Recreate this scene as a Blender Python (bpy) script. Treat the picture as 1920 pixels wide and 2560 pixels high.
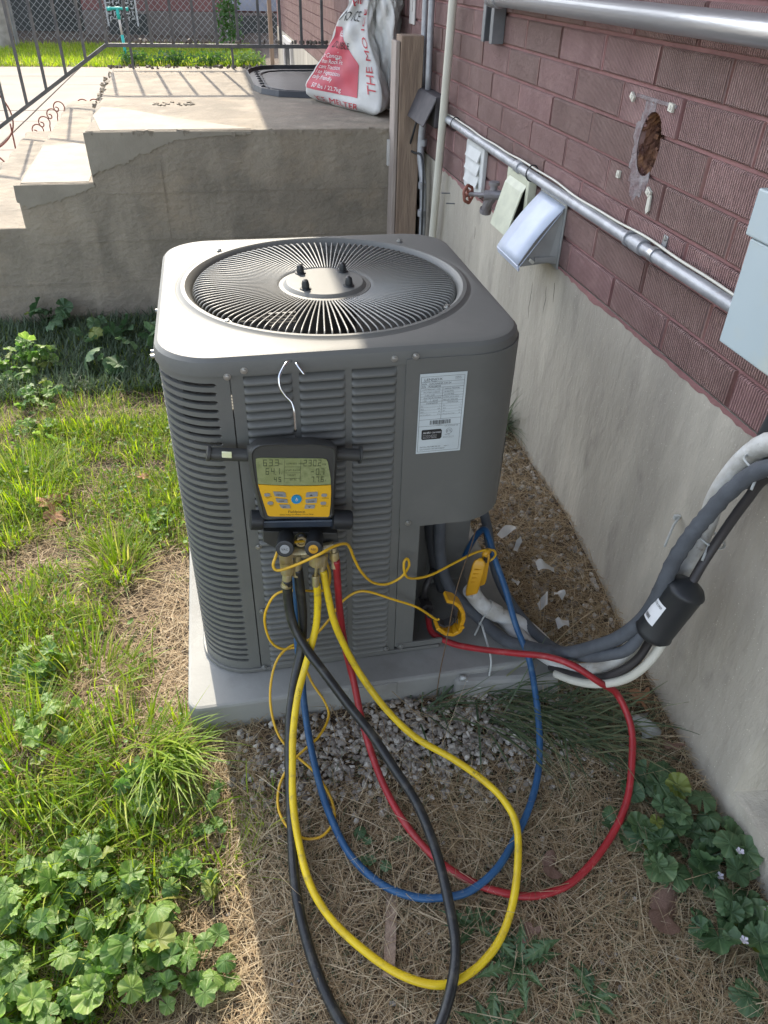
import bpy, math, random
import numpy as np
from mathutils import Vector, Matrix
random.seed(7); rng = np.random.default_rng(11)
for o in list(bpy.data.objects): bpy.data.objects.remove(o)
S = bpy.context.scene; COL = S.collection
PI = math.pi

# ---------------------------------------------------------------- camera
cd = bpy.data.cameras.new('camera'); cam = bpy.data.objects.new('camera', cd); COL.objects.link(cam)
CP, CY, CR = 0.6361, -0.2175, 0.0285
fw = Vector((-math.sin(CY)*math.cos(CP), math.cos(CY)*math.cos(CP), -math.sin(CP)))
rt = Vector((math.cos(CY), math.sin(CY), 0)); up = rt.cross(fw)
r2 = rt*math.cos(CR)+up*math.sin(CR); u2 = up*math.cos(CR)-rt*math.sin(CR)
M = Matrix(((r2.x,u2.x,-fw.x,0.1518),(r2.y,u2.y,-fw.y,-1.2606),(r2.z,u2.z,-fw.z,1.4018),(0,0,0,1)))
cam.matrix_world = M
cd.sensor_fit = 'HORIZONTAL'; cd.sensor_width = 36; cd.lens = 1862.35/1920*36
cd.clip_start = 0.05; cd.clip_end = 300
S.camera = cam
S.render.resolution_x = 768; S.render.resolution_y = 1024

# ---------------------------------------------------------------- light
w = bpy.data.worlds.new('World'); S.world = w; w.use_nodes = True
nt = w.node_tree; bg = nt.nodes['Background']
sky = nt.nodes.new('ShaderNodeTexSky'); sky.sky_type = 'NISHITA'; sky.sun_disc = False
SUN = Vector((-0.12, 1.10, 1.0)).normalized()
sky.sun_elevation = math.asin(SUN.z); sky.sun_rotation = math.atan2(SUN.x, SUN.y)
sky.air_density = 1.0; sky.dust_density = 1.5; sky.ozone_density = 1.0
hz = nt.nodes.new('ShaderNodeHueSaturation'); hz.inputs['Saturation'].default_value = 0.55     # thin high haze: paler sky
nt.links.new(sky.outputs[0], hz.inputs['Color']); nt.links.new(hz.outputs[0], bg.inputs[0]); bg.inputs[1].default_value = 0.15
ld = bpy.data.lights.new('sun', 'SUN'); ld.energy = 2.1; ld.angle = math.radians(0.5); ld.color = (1.0, 0.90, 0.74)
sun = bpy.data.objects.new('sun', ld); COL.objects.link(sun)
sun.rotation_euler = (-SUN).to_track_quat('-Z', 'Y').to_euler(); sun.location = (0, 0, 8)
S.view_settings.view_transform = 'Standard'; S.view_settings.look = 'None'
S.view_settings.gamma = 1; S.view_settings.use_curve_mapping = False
S.view_settings.exposure = 1.95

# ---------------------------------------------------------------- materials
def N(t, ty, **k):
    n = t.nodes.new(ty)
    for a, b in k.items(): setattr(n, a, b)
    return n
def mat(name, c1, c2=None, rough=0.6, metal=0.0, scale=8, detail=4, bump=0.0, bscale=None, stretch=(1,1,1), world=False,
        c3=None, s3=2.0, f3=(0.5, 0.7), spec=0.5, trans=0.0, attr=None, contrast=(0.35, 0.65), rvar=0.0, coat=0.0, objrand=0.0, wave=None, streak=False):
    m = bpy.data.materials.new(name); m.use_nodes = True; t = m.node_tree; L = t.links
    p = t.nodes['Principled BSDF']; out = t.nodes['Material Output']
    p.inputs['Roughness'].default_value = rough; p.inputs['Metallic'].default_value = metal
    p.inputs['Specular IOR Level'].default_value = spec; p.inputs['Coat Weight'].default_value = coat
    if world:
        g = N(t, 'ShaderNodeNewGeometry'); src = g.outputs['Position']
    else:
        g = N(t, 'ShaderNodeTexCoord'); src = g.outputs['Object']
    mp = N(t, 'ShaderNodeMapping'); L.new(src, mp.inputs[0]); mp.inputs['Scale'].default_value = stretch
    v = mp.outputs[0]
    c2 = c2 or tuple(x*0.8 for x in c1)
    no = N(t, 'ShaderNodeTexNoise'); L.new(v, no.inputs['Vector']); no.inputs['Scale'].default_value = scale; no.inputs['Detail'].default_value = detail
    rp = N(t, 'ShaderNodeMapRange'); L.new(no.outputs[0], rp.inputs[0]); rp.inputs[1].default_value = contrast[0]; rp.inputs[2].default_value = contrast[1]
    mx = N(t, 'ShaderNodeMix', data_type='RGBA'); L.new(rp.outputs[0], mx.inputs[0])
    mx.inputs[6].default_value = (*c1, 1); mx.inputs[7].default_value = (*c2, 1)
    col = mx.outputs[2]
    if attr:      # per-blade tint runs along a ramp of real plant colours
        at = N(t, 'ShaderNodeAttribute', attribute_name='tint')
        cr = N(t, 'ShaderNodeValToRGB'); L.new(at.outputs['Fac'], cr.inputs[0])
        e = cr.color_ramp.elements
        while len(e) > 1: e.remove(e[0])
        e[0].position = attr[0][0]; e[0].color = (*attr[0][1], 1)
        for pos, cc in attr[1:]:
            q = e.new(pos); q.color = (*cc, 1)
        col = cr.outputs[0]
    if c3:
        n3 = N(t, 'ShaderNodeTexNoise'); L.new(v, n3.inputs['Vector']); n3.inputs['Scale'].default_value = s3; n3.inputs['Detail'].default_value = 6; n3.inputs['Roughness'].default_value = 0.65
        r3 = N(t, 'ShaderNodeMapRange'); L.new(n3.outputs[0], r3.inputs[0]); r3.inputs[1].default_value = f3[0]; r3.inputs[2].default_value = f3[1]
        m3 = N(t, 'ShaderNodeMix', data_type='RGBA'); L.new(r3.outputs[0], m3.inputs[0]); L.new(col, m3.inputs[6]); m3.inputs[7].default_value = (*c3, 1)
        col = m3.outputs[2]
    if streak:      # dark vertical drip stains and hairline cracks
        m5 = N(t, 'ShaderNodeMapping'); L.new(src, m5.inputs[0]); m5.inputs['Scale'].default_value = (14, 14, 1.6)
        n5 = N(t, 'ShaderNodeTexNoise'); L.new(m5.outputs[0], n5.inputs['Vector']); n5.inputs['Scale'].default_value = 1.6; n5.inputs['Detail'].default_value = 8; n5.inputs['Roughness'].default_value = 0.7
        r6 = N(t, 'ShaderNodeMapRange'); L.new(n5.outputs[0], r6.inputs[0]); r6.inputs[1].default_value = 0.56; r6.inputs[2].default_value = 0.72; r6.inputs[4].default_value = 0.42
        m6 = N(t, 'ShaderNodeMix', data_type='RGBA'); L.new(r6.outputs[0], m6.inputs[0]); L.new(col, m6.inputs[6]); m6.inputs[7].default_value = (*[x*0.5 for x in c1], 1); col = m6.outputs[2]
        m7 = N(t, 'ShaderNodeMapping'); L.new(src, m7.inputs[0]); m7.inputs['Scale'].default_value = (3, 3, 0.9); n7 = N(t, 'ShaderNodeTexNoise'); L.new(m7.outputs[0], n7.inputs['Vector']); n7.inputs['Scale'].default_value = 2.5; n7.inputs['Detail'].default_value = 10
        r7 = N(t, 'ShaderNodeMapRange'); L.new(n7.outputs[0], r7.inputs[0]); r7.inputs[1].default_value = 0.50; r7.inputs[2].default_value = 0.75
        m8 = N(t, 'ShaderNodeMix', data_type='RGBA'); L.new(r7.outputs[0], m8.inputs[0]); L.new(col, m8.inputs[6]); m8.inputs[7].default_value = (*[min(1, x*1.25) for x in c1], 1); col = m8.outputs[2]
        n9 = N(t, 'ShaderNodeTexNoise'); L.new(src, n9.inputs['Vector']); n9.inputs['Scale'].default_value = 260; r9 = N(t, 'ShaderNodeMapRange'); L.new(n9.outputs[0], r9.inputs[0]); r9.inputs[1].default_value = 0.70; r9.inputs[2].default_value = 0.74
        m9 = N(t, 'ShaderNodeMix', data_type='RGBA'); L.new(r9.outputs[0], m9.inputs[0]); L.new(col, m9.inputs[6]); m9.inputs[7].default_value = (*[min(1, x*1.7) for x in c1], 1); col = m9.outputs[2]
    if objrand:
        oi = N(t, 'ShaderNodeObjectInfo'); hs = N(t, 'ShaderNodeHueSaturation'); rr = N(t, 'ShaderNodeMapRange')
        L.new(oi.outputs['Random'], rr.inputs[0]); rr.inputs[3].default_value = 1-objrand; rr.inputs[4].default_value = 1+objrand
        L.new(rr.outputs[0], hs.inputs['Value']); L.new(col, hs.inputs['Color']); col = hs.outputs[0]
        r5 = N(t, 'ShaderNodeMapRange'); L.new(oi.outputs['Random'], r5.inputs[0]); r5.inputs[3].default_value = 0.5+objrand*0.06; r5.inputs[4].default_value = 0.5-objrand*0.06
        L.new(r5.outputs[0], hs.inputs['Hue'])
    L.new(col, p.inputs['Base Color'])
    if rvar:
        r4 = N(t, 'ShaderNodeMapRange'); L.new(no.outputs[0], r4.inputs[0]); r4.inputs[3].default_value = max(0.03, rough-rvar); r4.inputs[4].default_value = min(1, rough+rvar)
        L.new(r4.outputs[0], p.inputs['Roughness'])
    hgt = None
    if wave:      # combed vertical ribs: (scale, distortion, strength)
        wv = N(t, 'ShaderNodeTexWave', bands_direction='Y', wave_profile='SIN'); L.new(v, wv.inputs['Vector'])
        wv.inputs['Scale'].default_value = wave[0]; wv.inputs['Distortion'].default_value = wave[1]; wv.inputs['Detail'].default_value = 2; wv.inputs['Detail Scale'].default_value = 0.4
        b0 = N(t, 'ShaderNodeBump'); b0.inputs['Strength'].default_value = wave[2]; b0.inputs['Distance'].default_value = 0.012
        L.new(wv.outputs['Fac'], b0.inputs['Height']); hgt = b0.outputs[0]
        wr_ = N(t, 'ShaderNodeMapRange'); L.new(wv.outputs['Fac'], wr_.inputs[0]); wr_.inputs[3].default_value = 0.62; wr_.inputs[4].default_value = 1.22     # groove shade and rib highlights put into the colour, plus paint wear
        hs2 = N(t, 'ShaderNodeHueSaturation'); L.new(wr_.outputs[0], hs2.inputs['Value']); L.new(col, hs2.inputs['Color']); L.new(hs2.outputs[0], p.inputs['Base Color'])
    if bump:
        nb = N(t, 'ShaderNodeTexNoise'); L.new(v, nb.inputs['Vector']); nb.inputs['Scale'].default_value = bscale or scale*4; nb.inputs['Detail'].default_value = 6
        nb.inputs['Roughness'].default_value = 0.6
        b = N(t, 'ShaderNodeBump'); b.inputs['Strength'].default_value = bump; b.inputs['Distance'].default_value = 0.01
        L.new(nb.outputs[0], b.inputs['Height'])
        if hgt: L.new(hgt, b.inputs['Normal'])
        hgt = b.outputs[0]
    if hgt: L.new(hgt, p.inputs['Normal'])
    if trans:
        tr = N(t, 'ShaderNodeBsdfTranslucent'); ms = N(t, 'ShaderNodeMixShader'); ms.inputs[0].default_value = trans
        hv = N(t, 'ShaderNodeHueSaturation'); hv.inputs['Value'].default_value = 1.5; hv.inputs['Saturation'].default_value = 1.1; L.new(col, hv.inputs['Color'])
        L.new(hv.outputs[0], tr.inputs['Color']); L.new(p.outputs[0], ms.inputs[1]); L.new(tr.outputs[0], ms.inputs[2]); L.new(ms.outputs[0], out.inputs[0])
    return m

M_ = {}
M_['unit'] = mat('enamel_grey', (0.134,0.135,0.124), (0.122,0.123,0.113), rough=0.5, scale=3, bump=0.04, bscale=260, c3=(0.165,0.162,0.148), s3=6, f3=(0.50,0.85), rvar=0.06)
M_['unit_dark'] = mat('guard_black', (0.05,0.05,0.048), rough=0.4)
M_['wire'] = mat('guard_wire_grey', (0.27,0.265,0.24), rough=0.38)
M_['coil'] = mat('coil_fins', (0.115,0.112,0.098), (0.075,0.073,0.065), rough=0.6, metal=0.3, scale=30, wave=None, bump=0.4, bscale=90)
M_['inside'] = mat('inner_sheet_metal', (0.17,0.17,0.158), rough=0.6)  # even grey of the sheet metal inside the cabinet
M_['pad'] = mat('pad_concrete', (0.285,0.285,0.265), (0.235,0.235,0.22), rough=0.75, scale=6, bump=0.10, bscale=70, c3=(0.17,0.16,0.145), s3=5, f3=(0.52,0.85))
M_['screw'] = mat('zinc_screw', (0.45,0.45,0.43), rough=0.35, metal=0.8)
M_['brick'] = mat('painted_brick', (0.42,0.25,0.23), (0.35,0.20,0.185), rough=0.62, scale=9, world=True, c3=(0.50,0.32,0.29), s3=13, f3=(0.50,0.8), bump=0.25, bscale=160, objrand=0.16, wave=(44,0.5,1.0), streak=False)
M_['mortar'] = mat('painted_mortar', (0.28,0.135,0.128), (0.22,0.105,0.10), rough=0.75, scale=14, world=True, bump=0.35, bscale=90, c3=(0.34,0.22,0.20), s3=9, f3=(0.58,0.8))
M_['found'] = mat('board_formed_concrete', (0.40,0.365,0.30), (0.32,0.29,0.24), rough=0.88, scale=4.2, stretch=(1,1,0.4), world=True, bump=0.75, bscale=34, c3=(0.20,0.18,0.155), s3=9, f3=(0.56,0.8), contrast=(0.3,0.7), detail=9, streak=True)
M_['stoop'] = mat('old_stoop_concrete', (0.265,0.228,0.178), (0.19,0.165,0.13), rough=0.9, scale=3.4, world=True, stretch=(1,1,1.5), bump=1.0, bscale=22, c3=(0.31,0.25,0.18), s3=3, f3=(0.5,0.75), detail=8, streak=True)
M_['patch'] = mat('smooth_cement_patch', (0.305,0.272,0.22), (0.25,0.222,0.178), rough=0.8, scale=7, world=True, bump=0.3, bscale=40)
M_['walk'] = mat('pale_concrete_walk', (0.26,0.222,0.185), (0.22,0.188,0.155), rough=0.85, scale=2, world=True, bump=0.15, bscale=60)
M_['soil'] = mat('dry_soil', (0.095,0.066,0.045), (0.055,0.04,0.03), rough=0.95, scale=16, world=True, bump=0.9, bscale=60, c3=(0.15,0.105,0.065), s3=30, f3=(0.5,0.7))
M_['straw'] = mat('dry_grass', (0.3,0.2,0.1), rough=0.75, attr=[(0,(0.15,0.095,0.05)),(0.35,(0.27,0.185,0.10)),(0.7,(0.38,0.29,0.17)),(1,(0.50,0.42,0.29))], trans=0.18)
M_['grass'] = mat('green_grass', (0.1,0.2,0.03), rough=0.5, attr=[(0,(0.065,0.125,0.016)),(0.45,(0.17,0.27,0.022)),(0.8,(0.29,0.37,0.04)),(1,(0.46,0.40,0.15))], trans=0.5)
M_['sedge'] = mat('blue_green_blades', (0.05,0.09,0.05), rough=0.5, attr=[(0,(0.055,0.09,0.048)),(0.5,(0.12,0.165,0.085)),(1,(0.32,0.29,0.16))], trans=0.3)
M_['gravel'] = mat('grey_gravel', (0.3,0.3,0.3), rough=0.85, attr=[(0,(0.14,0.12,0.10)),(0.4,(0.25,0.225,0.195)),(0.8,(0.36,0.335,0.295)),(1,(0.50,0.47,0.42))], bump=0.2, bscale=200)
M_['pvc'] = mat('white_pvc', (0.62,0.60,0.52), (0.55,0.53,0.45), rough=0.4, scale=6)
M_['pvc_dirty'] = mat('weathered_white_wrap', (0.62,0.62,0.60), (0.45,0.43,0.38), rough=0.6, scale=22, bump=0.4, bscale=70, c3=(0.25,0.22,0.18), s3=30, f3=(0.6,0.72))
M_['galv'] = mat('galvanised_steel', (0.46,0.47,0.49), (0.34,0.35,0.37), rough=0.38, metal=0.75, scale=14, stretch=(1,0.2,1), bump=0.12, bscale=60, c3=(0.30,0.29,0.28), s3=9, f3=(0.6,0.75), rvar=0.12)
M_['galv_dark'] = mat('weathered_strut', (0.22,0.23,0.24), (0.16,0.17,0.18), rough=0.5, metal=0.5, scale=12)
M_['emt'] = mat('painted_conduit', (0.40,0.41,0.43), (0.30,0.31,0.33), rough=0.45, metal=0.4, scale=25, bump=0.1, bscale=90, c3=(0.22,0.20,0.19), s3=40, f3=(0.62,0.72))
M_['white_paint'] = mat('white_vent_plastic', (0.56,0.57,0.56), (0.48,0.49,0.48), rough=0.5, scale=20)
M_['cream'] = mat('cream_vent_plastic', (0.56,0.57,0.44), (0.48,0.49,0.38), rough=0.5, scale=25, bump=0.1, c3=(0.36,0.36,0.27), s3=40, f3=(0.62,0.75))
M_['hood_white'] = mat('white_hood_plastic', (0.55,0.60,0.70), (0.48,0.53,0.63), rough=0.45, scale=15, c3=(0.55,0.57,0.60), s3=50, f3=(0.6,0.7), bump=0.08)
M_['hood_grey'] = mat('grey_hood_plastic', (0.34,0.34,0.32), rough=0.5, scale=12)
M_['dark'] = mat('dark_void', (0.012,0.012,0.012), rough=0.9)
M_['black_rubber'] = mat('black_rubber', (0.018,0.019,0.020), rough=0.38, scale=30, c3=(0.075,0.07,0.055), s3=35, f3=(0.52,0.8), rvar=0.1)
M_['black_plastic'] = mat('black_plastic', (0.022,0.024,0.026), rough=0.45, scale=10)
M_['grey_plastic'] = mat('charcoal_plastic', (0.052,0.052,0.048), rough=0.5, scale=10)
M_['bar_blue'] = mat('blue_grey_aluminium', (0.05,0.065,0.09), rough=0.4, metal=0.3, scale=10)
M_['yellow'] = mat('yellow_hose_rubber', (0.72,0.52,0.015), (0.62,0.43,0.012), rough=0.42, scale=25, c3=(0.33,0.24,0.05), s3=50, f3=(0.56,0.76), rvar=0.1)
M_['blue'] = mat('blue_hose_rubber', (0.018,0.085,0.20), (0.014,0.065,0.16), rough=0.45, scale=25, c3=(0.07,0.14,0.22), s3=45, f3=(0.55,0.75), rvar=0.1)
M_['red'] = mat('red_hose_rubber', (0.34,0.020,0.026), (0.26,0.016,0.02), rough=0.45, scale=25, c3=(0.36,0.08,0.075), s3=45, f3=(0.55,0.78), rvar=0.1)
M_['wire_y'] = mat('orange_yellow_cord', (0.72,0.42,0.02), rough=0.4)
M_['clamp'] = mat('amber_clamp_plastic', (0.62,0.32,0.012), (0.52,0.26,0.01), rough=0.4, scale=14)
M_['face_y'] = mat('amber_face', (0.78,0.44,0.02), (0.72,0.39,0.02), rough=0.4, scale=18)
M_['lcd'] = mat('green_lcd', (0.235,0.265,0.115), (0.30,0.33,0.16), rough=0.12, scale=26, detail=5, c3=(0.17,0.20,0.085), s3=30, f3=(0.5,0.68))
M_['lcd_ink'] = mat('lcd_ink', (0.055,0.07,0.03), rough=0.3)
M_['ink'] = mat('black_ink', (0.02,0.02,0.02), rough=0.6)
M_['ink_grey'] = mat('grey_ink', (0.12,0.13,0.13), rough=0.6)
M_['btn'] = mat('grey_button', (0.30,0.31,0.31), rough=0.5)
M_['btn_blue'] = mat('blue_button', (0.02,0.28,0.55), rough=0.4)
M_['white'] = mat('white_print', (0.8,0.8,0.8), rough=0.6)
M_['brass'] = mat('worn_brass', (0.46,0.37,0.17), (0.56,0.50,0.34), rough=0.34, metal=0.75, scale=60, bump=0.12, bscale=700)
M_['chrome'] = mat('chrome_hook', (0.65,0.66,0.68), rough=0.18, metal=1.0)
M_['vial'] = mat('spirit_level_vial', (0.75,0.82,0.35), (0.85,0.85,0.6), rough=0.15, scale=20)
M_['label'] = mat('rating_label_paper', (0.60,0.66,0.67), rough=0.45)
M_['insul'] = mat('grey_foam_insulation', (0.085,0.093,0.105), (0.065,0.071,0.08), rough=0.75, scale=30, bump=0.2, bscale=120)
M_['cable'] = mat('dark_cable', (0.035,0.037,0.04), rough=0.5)
M_['copper_dark'] = mat('tarnished_copper', (0.06,0.055,0.055), rough=0.5, metal=0.3)
M_['tie'] = mat('pale_zip_tie', (0.55,0.57,0.55), rough=0.5, trans=0.2)
M_['wood'] = mat('weathered_wood', (0.32,0.235,0.17), (0.21,0.15,0.11), rough=0.85, scale=9, stretch=(5,5,0.6), detail=8, bump=0.4, bscale=30, c3=(0.10,0.06,0.045), s3=5, f3=(0.64,0.75))
M_['wood_pale'] = mat('pale_wood_strip', (0.38,0.32,0.28), (0.30,0.25,0.22), rough=0.85, scale=9, stretch=(5,5,0.6), bump=0.3)
M_['iron'] = mat('grey_iron', (0.075,0.075,0.078), (0.12,0.115,0.11), rough=0.55, metal=0.2, scale=20, bump=0.3)
M_['rust'] = mat('rust_red_iron', (0.30,0.11,0.075), (0.22,0.08,0.06), rough=0.7, scale=30)
M_['tray'] = mat('black_tray_rubber', (0.020,0.021,0.024), (0.03,0.031,0.034), rough=0.5, scale=12, bump=0.2)
M_['bag_white'] = mat('woven_white_plastic', (0.62,0.62,0.60), (0.54,0.53,0.51), rough=0.5, scale=9, bump=0.25, bscale=22, trans=0.12)
M_['bag_red'] = mat('red_print', (0.50,0.07,0.10), (0.42,0.06,0.09), rough=0.5, scale=10)
M_['bag_ink'] = mat('red_lettering', (0.48,0.03,0.045), rough=0.5)
M_['box_grey'] = mat('grey_utility_box', (0.42,0.49,0.51), (0.37,0.44,0.46), rough=0.45, scale=3, c3=(0.46,0.47,0.38), s3=4, f3=(0.55,0.8))
M_['box_dark'] = mat('weathered_box', (0.05,0.046,0.05), (0.08,0.07,0.075), rough=0.7, scale=20)
M_['tap'] = mat('grey_painted_tap', (0.26,0.25,0.27), (0.20,0.18,0.18), rough=0.5, metal=0.3, scale=30, bump=0.3)
M_['hole'] = mat('crumbled_brick', (0.13,0.062,0.048), (0.22,0.11,0.06), rough=0.95, scale=30, bump=1.0, bscale=55, c3=(0.40,0.21,0.09), s3=14, f3=(0.5,0.7))
M_['smear'] = mat('mortar_smear', (0.30,0.27,0.27), (0.20,0.14,0.14), rough=0.9, scale=40, world=True, bump=0.8, bscale=120)
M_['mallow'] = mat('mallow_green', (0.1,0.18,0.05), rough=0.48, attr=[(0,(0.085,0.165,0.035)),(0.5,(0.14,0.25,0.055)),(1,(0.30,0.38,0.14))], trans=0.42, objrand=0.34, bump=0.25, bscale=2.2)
M_['mallow_shade'] = mat('mallow_shade_green', (0.06,0.12,0.05), rough=0.5, attr=[(0,(0.050,0.098,0.042)),(0.5,(0.078,0.145,0.062)),(1,(0.15,0.22,0.10))], trans=0.3, objrand=0.25, bump=0.25, bscale=2.2)  # shaded copy of the mallow green, for plants out of the sun
M_['mallow_yellow'] = mat('mallow_yellowing', (0.22,0.24,0.05), (0.12,0.17,0.04), rough=0.55, scale=60, trans=0.3)
M_['small_weed'] = mat('small_weed_green', (0.15,0.26,0.05), (0.09,0.17,0.035), rough=0.5, scale=60, trans=0.45)
M_['petal'] = mat('pale_petal', (0.72,0.68,0.78), rough=0.6, trans=0.3)
M_['dead_leaf'] = mat('dry_brown_leaf', (0.42,0.225,0.125), (0.30,0.155,0.085), rough=0.7, scale=25, bump=0.4, bscale=60, trans=0.25)
M_['dead_leaf2'] = mat('dull_brown_leaf', (0.24,0.15,0.11), (0.17,0.10,0.075), rough=0.75, scale=25, bump=0.4, bscale=60, trans=0.15)
M_['paper'] = mat('white_scrap', (0.50,0.50,0.48), rough=0.7)
M_['teal'] = mat('teal_enamel', (0.02,0.42,0.36), rough=0.4)
M_['bark'] = mat('pale_bark', (0.34,0.31,0.27), (0.22,0.20,0.17), rough=0.9, scale=8, bump=0.5)
M_['nb_brick'] = mat('neighbour_brick', (0.19,0.085,0.075), (0.15,0.07,0.065), rough=0.85, scale=2, world=True)
M_['nb_dark'] = mat('shade_and_backing_dark', (0.035,0.04,0.036), (0.05,0.052,0.048), rough=0.8, scale=3)  # painted porch and window shade, also the dark lattice backing
M_['nb_found'] = mat('neighbour_foundation', (0.15,0.125,0.11), rough=0.9, scale=3)
M_['nb_blue'] = mat('blue_grey_door', (0.26,0.28,0.33), rough=0.6, scale=3)
M_['fence'] = mat('chain_link_wire', (0.32,0.32,0.31), rough=0.5, metal=0.4)
M_['roof'] = mat('roof_board', (0.3,0.28,0.26), rough=0.8)
M_['offwhite'] = mat('offwhite_frame', (0.55,0.53,0.50), rough=0.6)

# ---------------------------------------------------------------- mesh helpers
class B:
    def __init__(s): s.v = []; s.f = []; s.m = []; s.cur = 0
    def add(s, vs, fs):
        n = len(s.v); s.v += [tuple(x) for x in vs]; s.f += [tuple(i+n for i in f) for f in fs]; s.m += [s.cur]*len(fs); return s
    def box(s, x0, x1, y0, y1, z0, z1):
        return s.add([(x0,y0,z0),(x1,y0,z0),(x1,y1,z0),(x0,y1,z0),(x0,y0,z1),(x1,y0,z1),(x1,y1,z1),(x0,y1,z1)],
                     [(0,3,2,1),(4,5,6,7),(0,1,5,4),(1,2,6,5),(2,3,7,6),(3,0,4,7)])
    def rbox(s, c, sz, rot=(0,0,0)):
        from mathutils import Euler
        R = Euler(rot).to_matrix(); h = Vector(sz)/2; vs = []
        for a in (-1,1):
            for b in (-1,1):
                for d in (-1,1): vs.append(R@Vector((a*h.x,b*h.y,d*h.z))+Vector(c))
        return s.add(vs, [(0,1,3,2),(4,6,7,5),(0,4,5,1),(2,3,7,6),(0,2,6,4),(1,5,7,3)])
    def prism(s, pts, dirv):      # planar polygon swept along a vector
        n = len(pts); d = Vector(dirv); vs = [Vector(p) for p in pts]; vs += [v+d for v in vs]
        nr = sum(((vs[i]).cross(vs[(i+1) % n]) for i in range(n)), Vector())
        fs = [tuple(range(n)), tuple(range(2*n-1, n-1, -1))]
        fs += [(i, i+n, (i+1) % n+n, (i+1) % n) for i in range(n)]
        if nr.dot(d) > 0: fs = [tuple(reversed(f)) for f in fs]
        return s.add(vs, fs)
    def grid(s, fn, nu, nv, closeu=False):
        vs = [fn(i/(nu if closeu else nu-1), j/(nv-1)) for j in range(nv) for i in range(nu)]; fs = []
        for j in range(nv-1):
            for i in range(nu if closeu else nu-1):
                k = (i+1) % nu; fs.append((j*nu+i, j*nu+k, (j+1)*nu+k, (j+1)*nu+i))
        return s.add(vs, fs)
    def tube(s, pts, r, seg=8, cap=True, sub=1, rfn=None):
        P = smooth(pts, sub) if sub > 1 else [Vector(p) for p in pts]
        n = len(P); t0 = (P[1]-P[0]).normalized(); a = t0.orthogonal().normalized(); vs = []
        for i, p in enumerate(P):
            t = (P[min(i+1,n-1)]-P[max(i-1,0)]).normalized(); a = (a-t*a.dot(t)).normalized(); b = t.cross(a)
            rr = rfn(i/(n-1)) if rfn else r
            for k in range(seg):
                q = 2*PI*k/seg; vs.append(p+(a*math.cos(q)+b*math.sin(q))*rr)
        fs = [(i*seg+k, i*seg+(k+1) % seg, (i+1)*seg+(k+1) % seg, (i+1)*seg+k) for i in range(n-1) for k in range(seg)]
        if cap: fs += [tuple(reversed(range(seg))), tuple(range((n-1)*seg, n*seg))]
        return s.add(vs, fs)
    def lathe(s, base, axis, prof, seg=16):   # prof: (distance along axis, radius)
        ax = Vector(axis).normalized(); a = ax.orthogonal().normalized(); b = ax.cross(a); base = Vector(base); vs = []
        for h, r in prof:
            for k in range(seg):
                q = 2*PI*k/seg; vs.append(base+ax*h+(a*math.cos(q)+b*math.sin(q))*max(r, 1e-4))
        n = len(prof); fs = [(i*seg+k, i*seg+(k+1) % seg, (i+1)*seg+(k+1) % seg, (i+1)*seg+k) for i in range(n-1) for k in range(seg)]
        fs += [tuple(reversed(range(seg))), tuple(range((n-1)*seg, n*seg))]
        return s.add(vs, fs)
def smooth(pts, sub):
    P = [Vector(p) for p in pts]; out = []
    for i in range(len(P)-1):
        p0 = P[max(i-1,0)]; p1 = P[i]; p2 = P[i+1]; p3 = P[min(i+2,len(P)-1)]
        for k in range(sub):
            t = k/sub; out.append(0.5*((2*p1)+(p2-p0)*t+(2*p0-5*p1+4*p2-p3)*t*t+(3*p1-3*p2+p3-p0)*t**3))
    return out+[P[-1]]
def mk(name, b, m, parent=None, smooth_=False, bevel=0, seg=2, loc=None, solid=0):
    me = bpy.data.meshes.new(name)
    off = Vector(loc) if loc is not None else (Vector(parent['_b']) if parent is not None and '_b' in parent else Vector((0,0,0)))
    me.from_pydata([tuple(Vector(v)-off) for v in b.v], [], b.f)
    for mm in (m if isinstance(m, (list, tuple)) else [m]): me.materials.append(M_[mm] if isinstance(mm, str) else mm)
    if any(b.m): me.polygons.foreach_set('material_index', b.m)
    if smooth_:
        me.polygons.foreach_set('use_smooth', [True]*len(me.polygons))
    me.validate(); me.update()
    o = bpy.data.objects.new(name, me); COL.objects.link(o)
    if parent is not None: o.parent = parent; o['_b'] = tuple(off)
    elif loc is not None: o.location = off; o['_b'] = tuple(off)
    if solid:
        q = o.modifiers.new('solidify', 'SOLIDIFY'); q.thickness = solid; q.offset = -1
    if bevel:
        q = o.modifiers.new('bevel', 'BEVEL'); q.width = bevel; q.segments = seg; q.limit_method = 'ANGLE'; q.angle_limit = math.radians(40)
        if not smooth_: pass
    if smooth_ == 'auto':
        me.set_sharp_from_angle(angle=math.radians(30))
        q = o.modifiers.new('split', 'EDGE_SPLIT'); q.split_angle = math.radians(32)
        q = o.modifiers.new('weighted', 'WEIGHTED_NORMAL'); q.keep_sharp = True; q.weight = 80
    return o
def thing(name, label, cat, loc=(0,0,0), group=None):
    o = bpy.data.objects.new(name, None); COL.objects.link(o); o.location = loc; o.empty_display_size = 0.05
    o['label'] = label; o['category'] = cat; o['_b'] = tuple(loc)
    if group: o['group'] = group
    return o
def tag(o, label, cat, group=None):
    o['label'] = label; o['category'] = cat
    if group: o['group'] = group
    return o
def struct(o): o['kind'] = 'structure'; return o
def stuff(o, label=None, cat=None):
    o['kind'] = 'stuff'
    if label: o['label'] = label
    if cat: o['category'] = cat
    return o
_tc = {}
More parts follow.
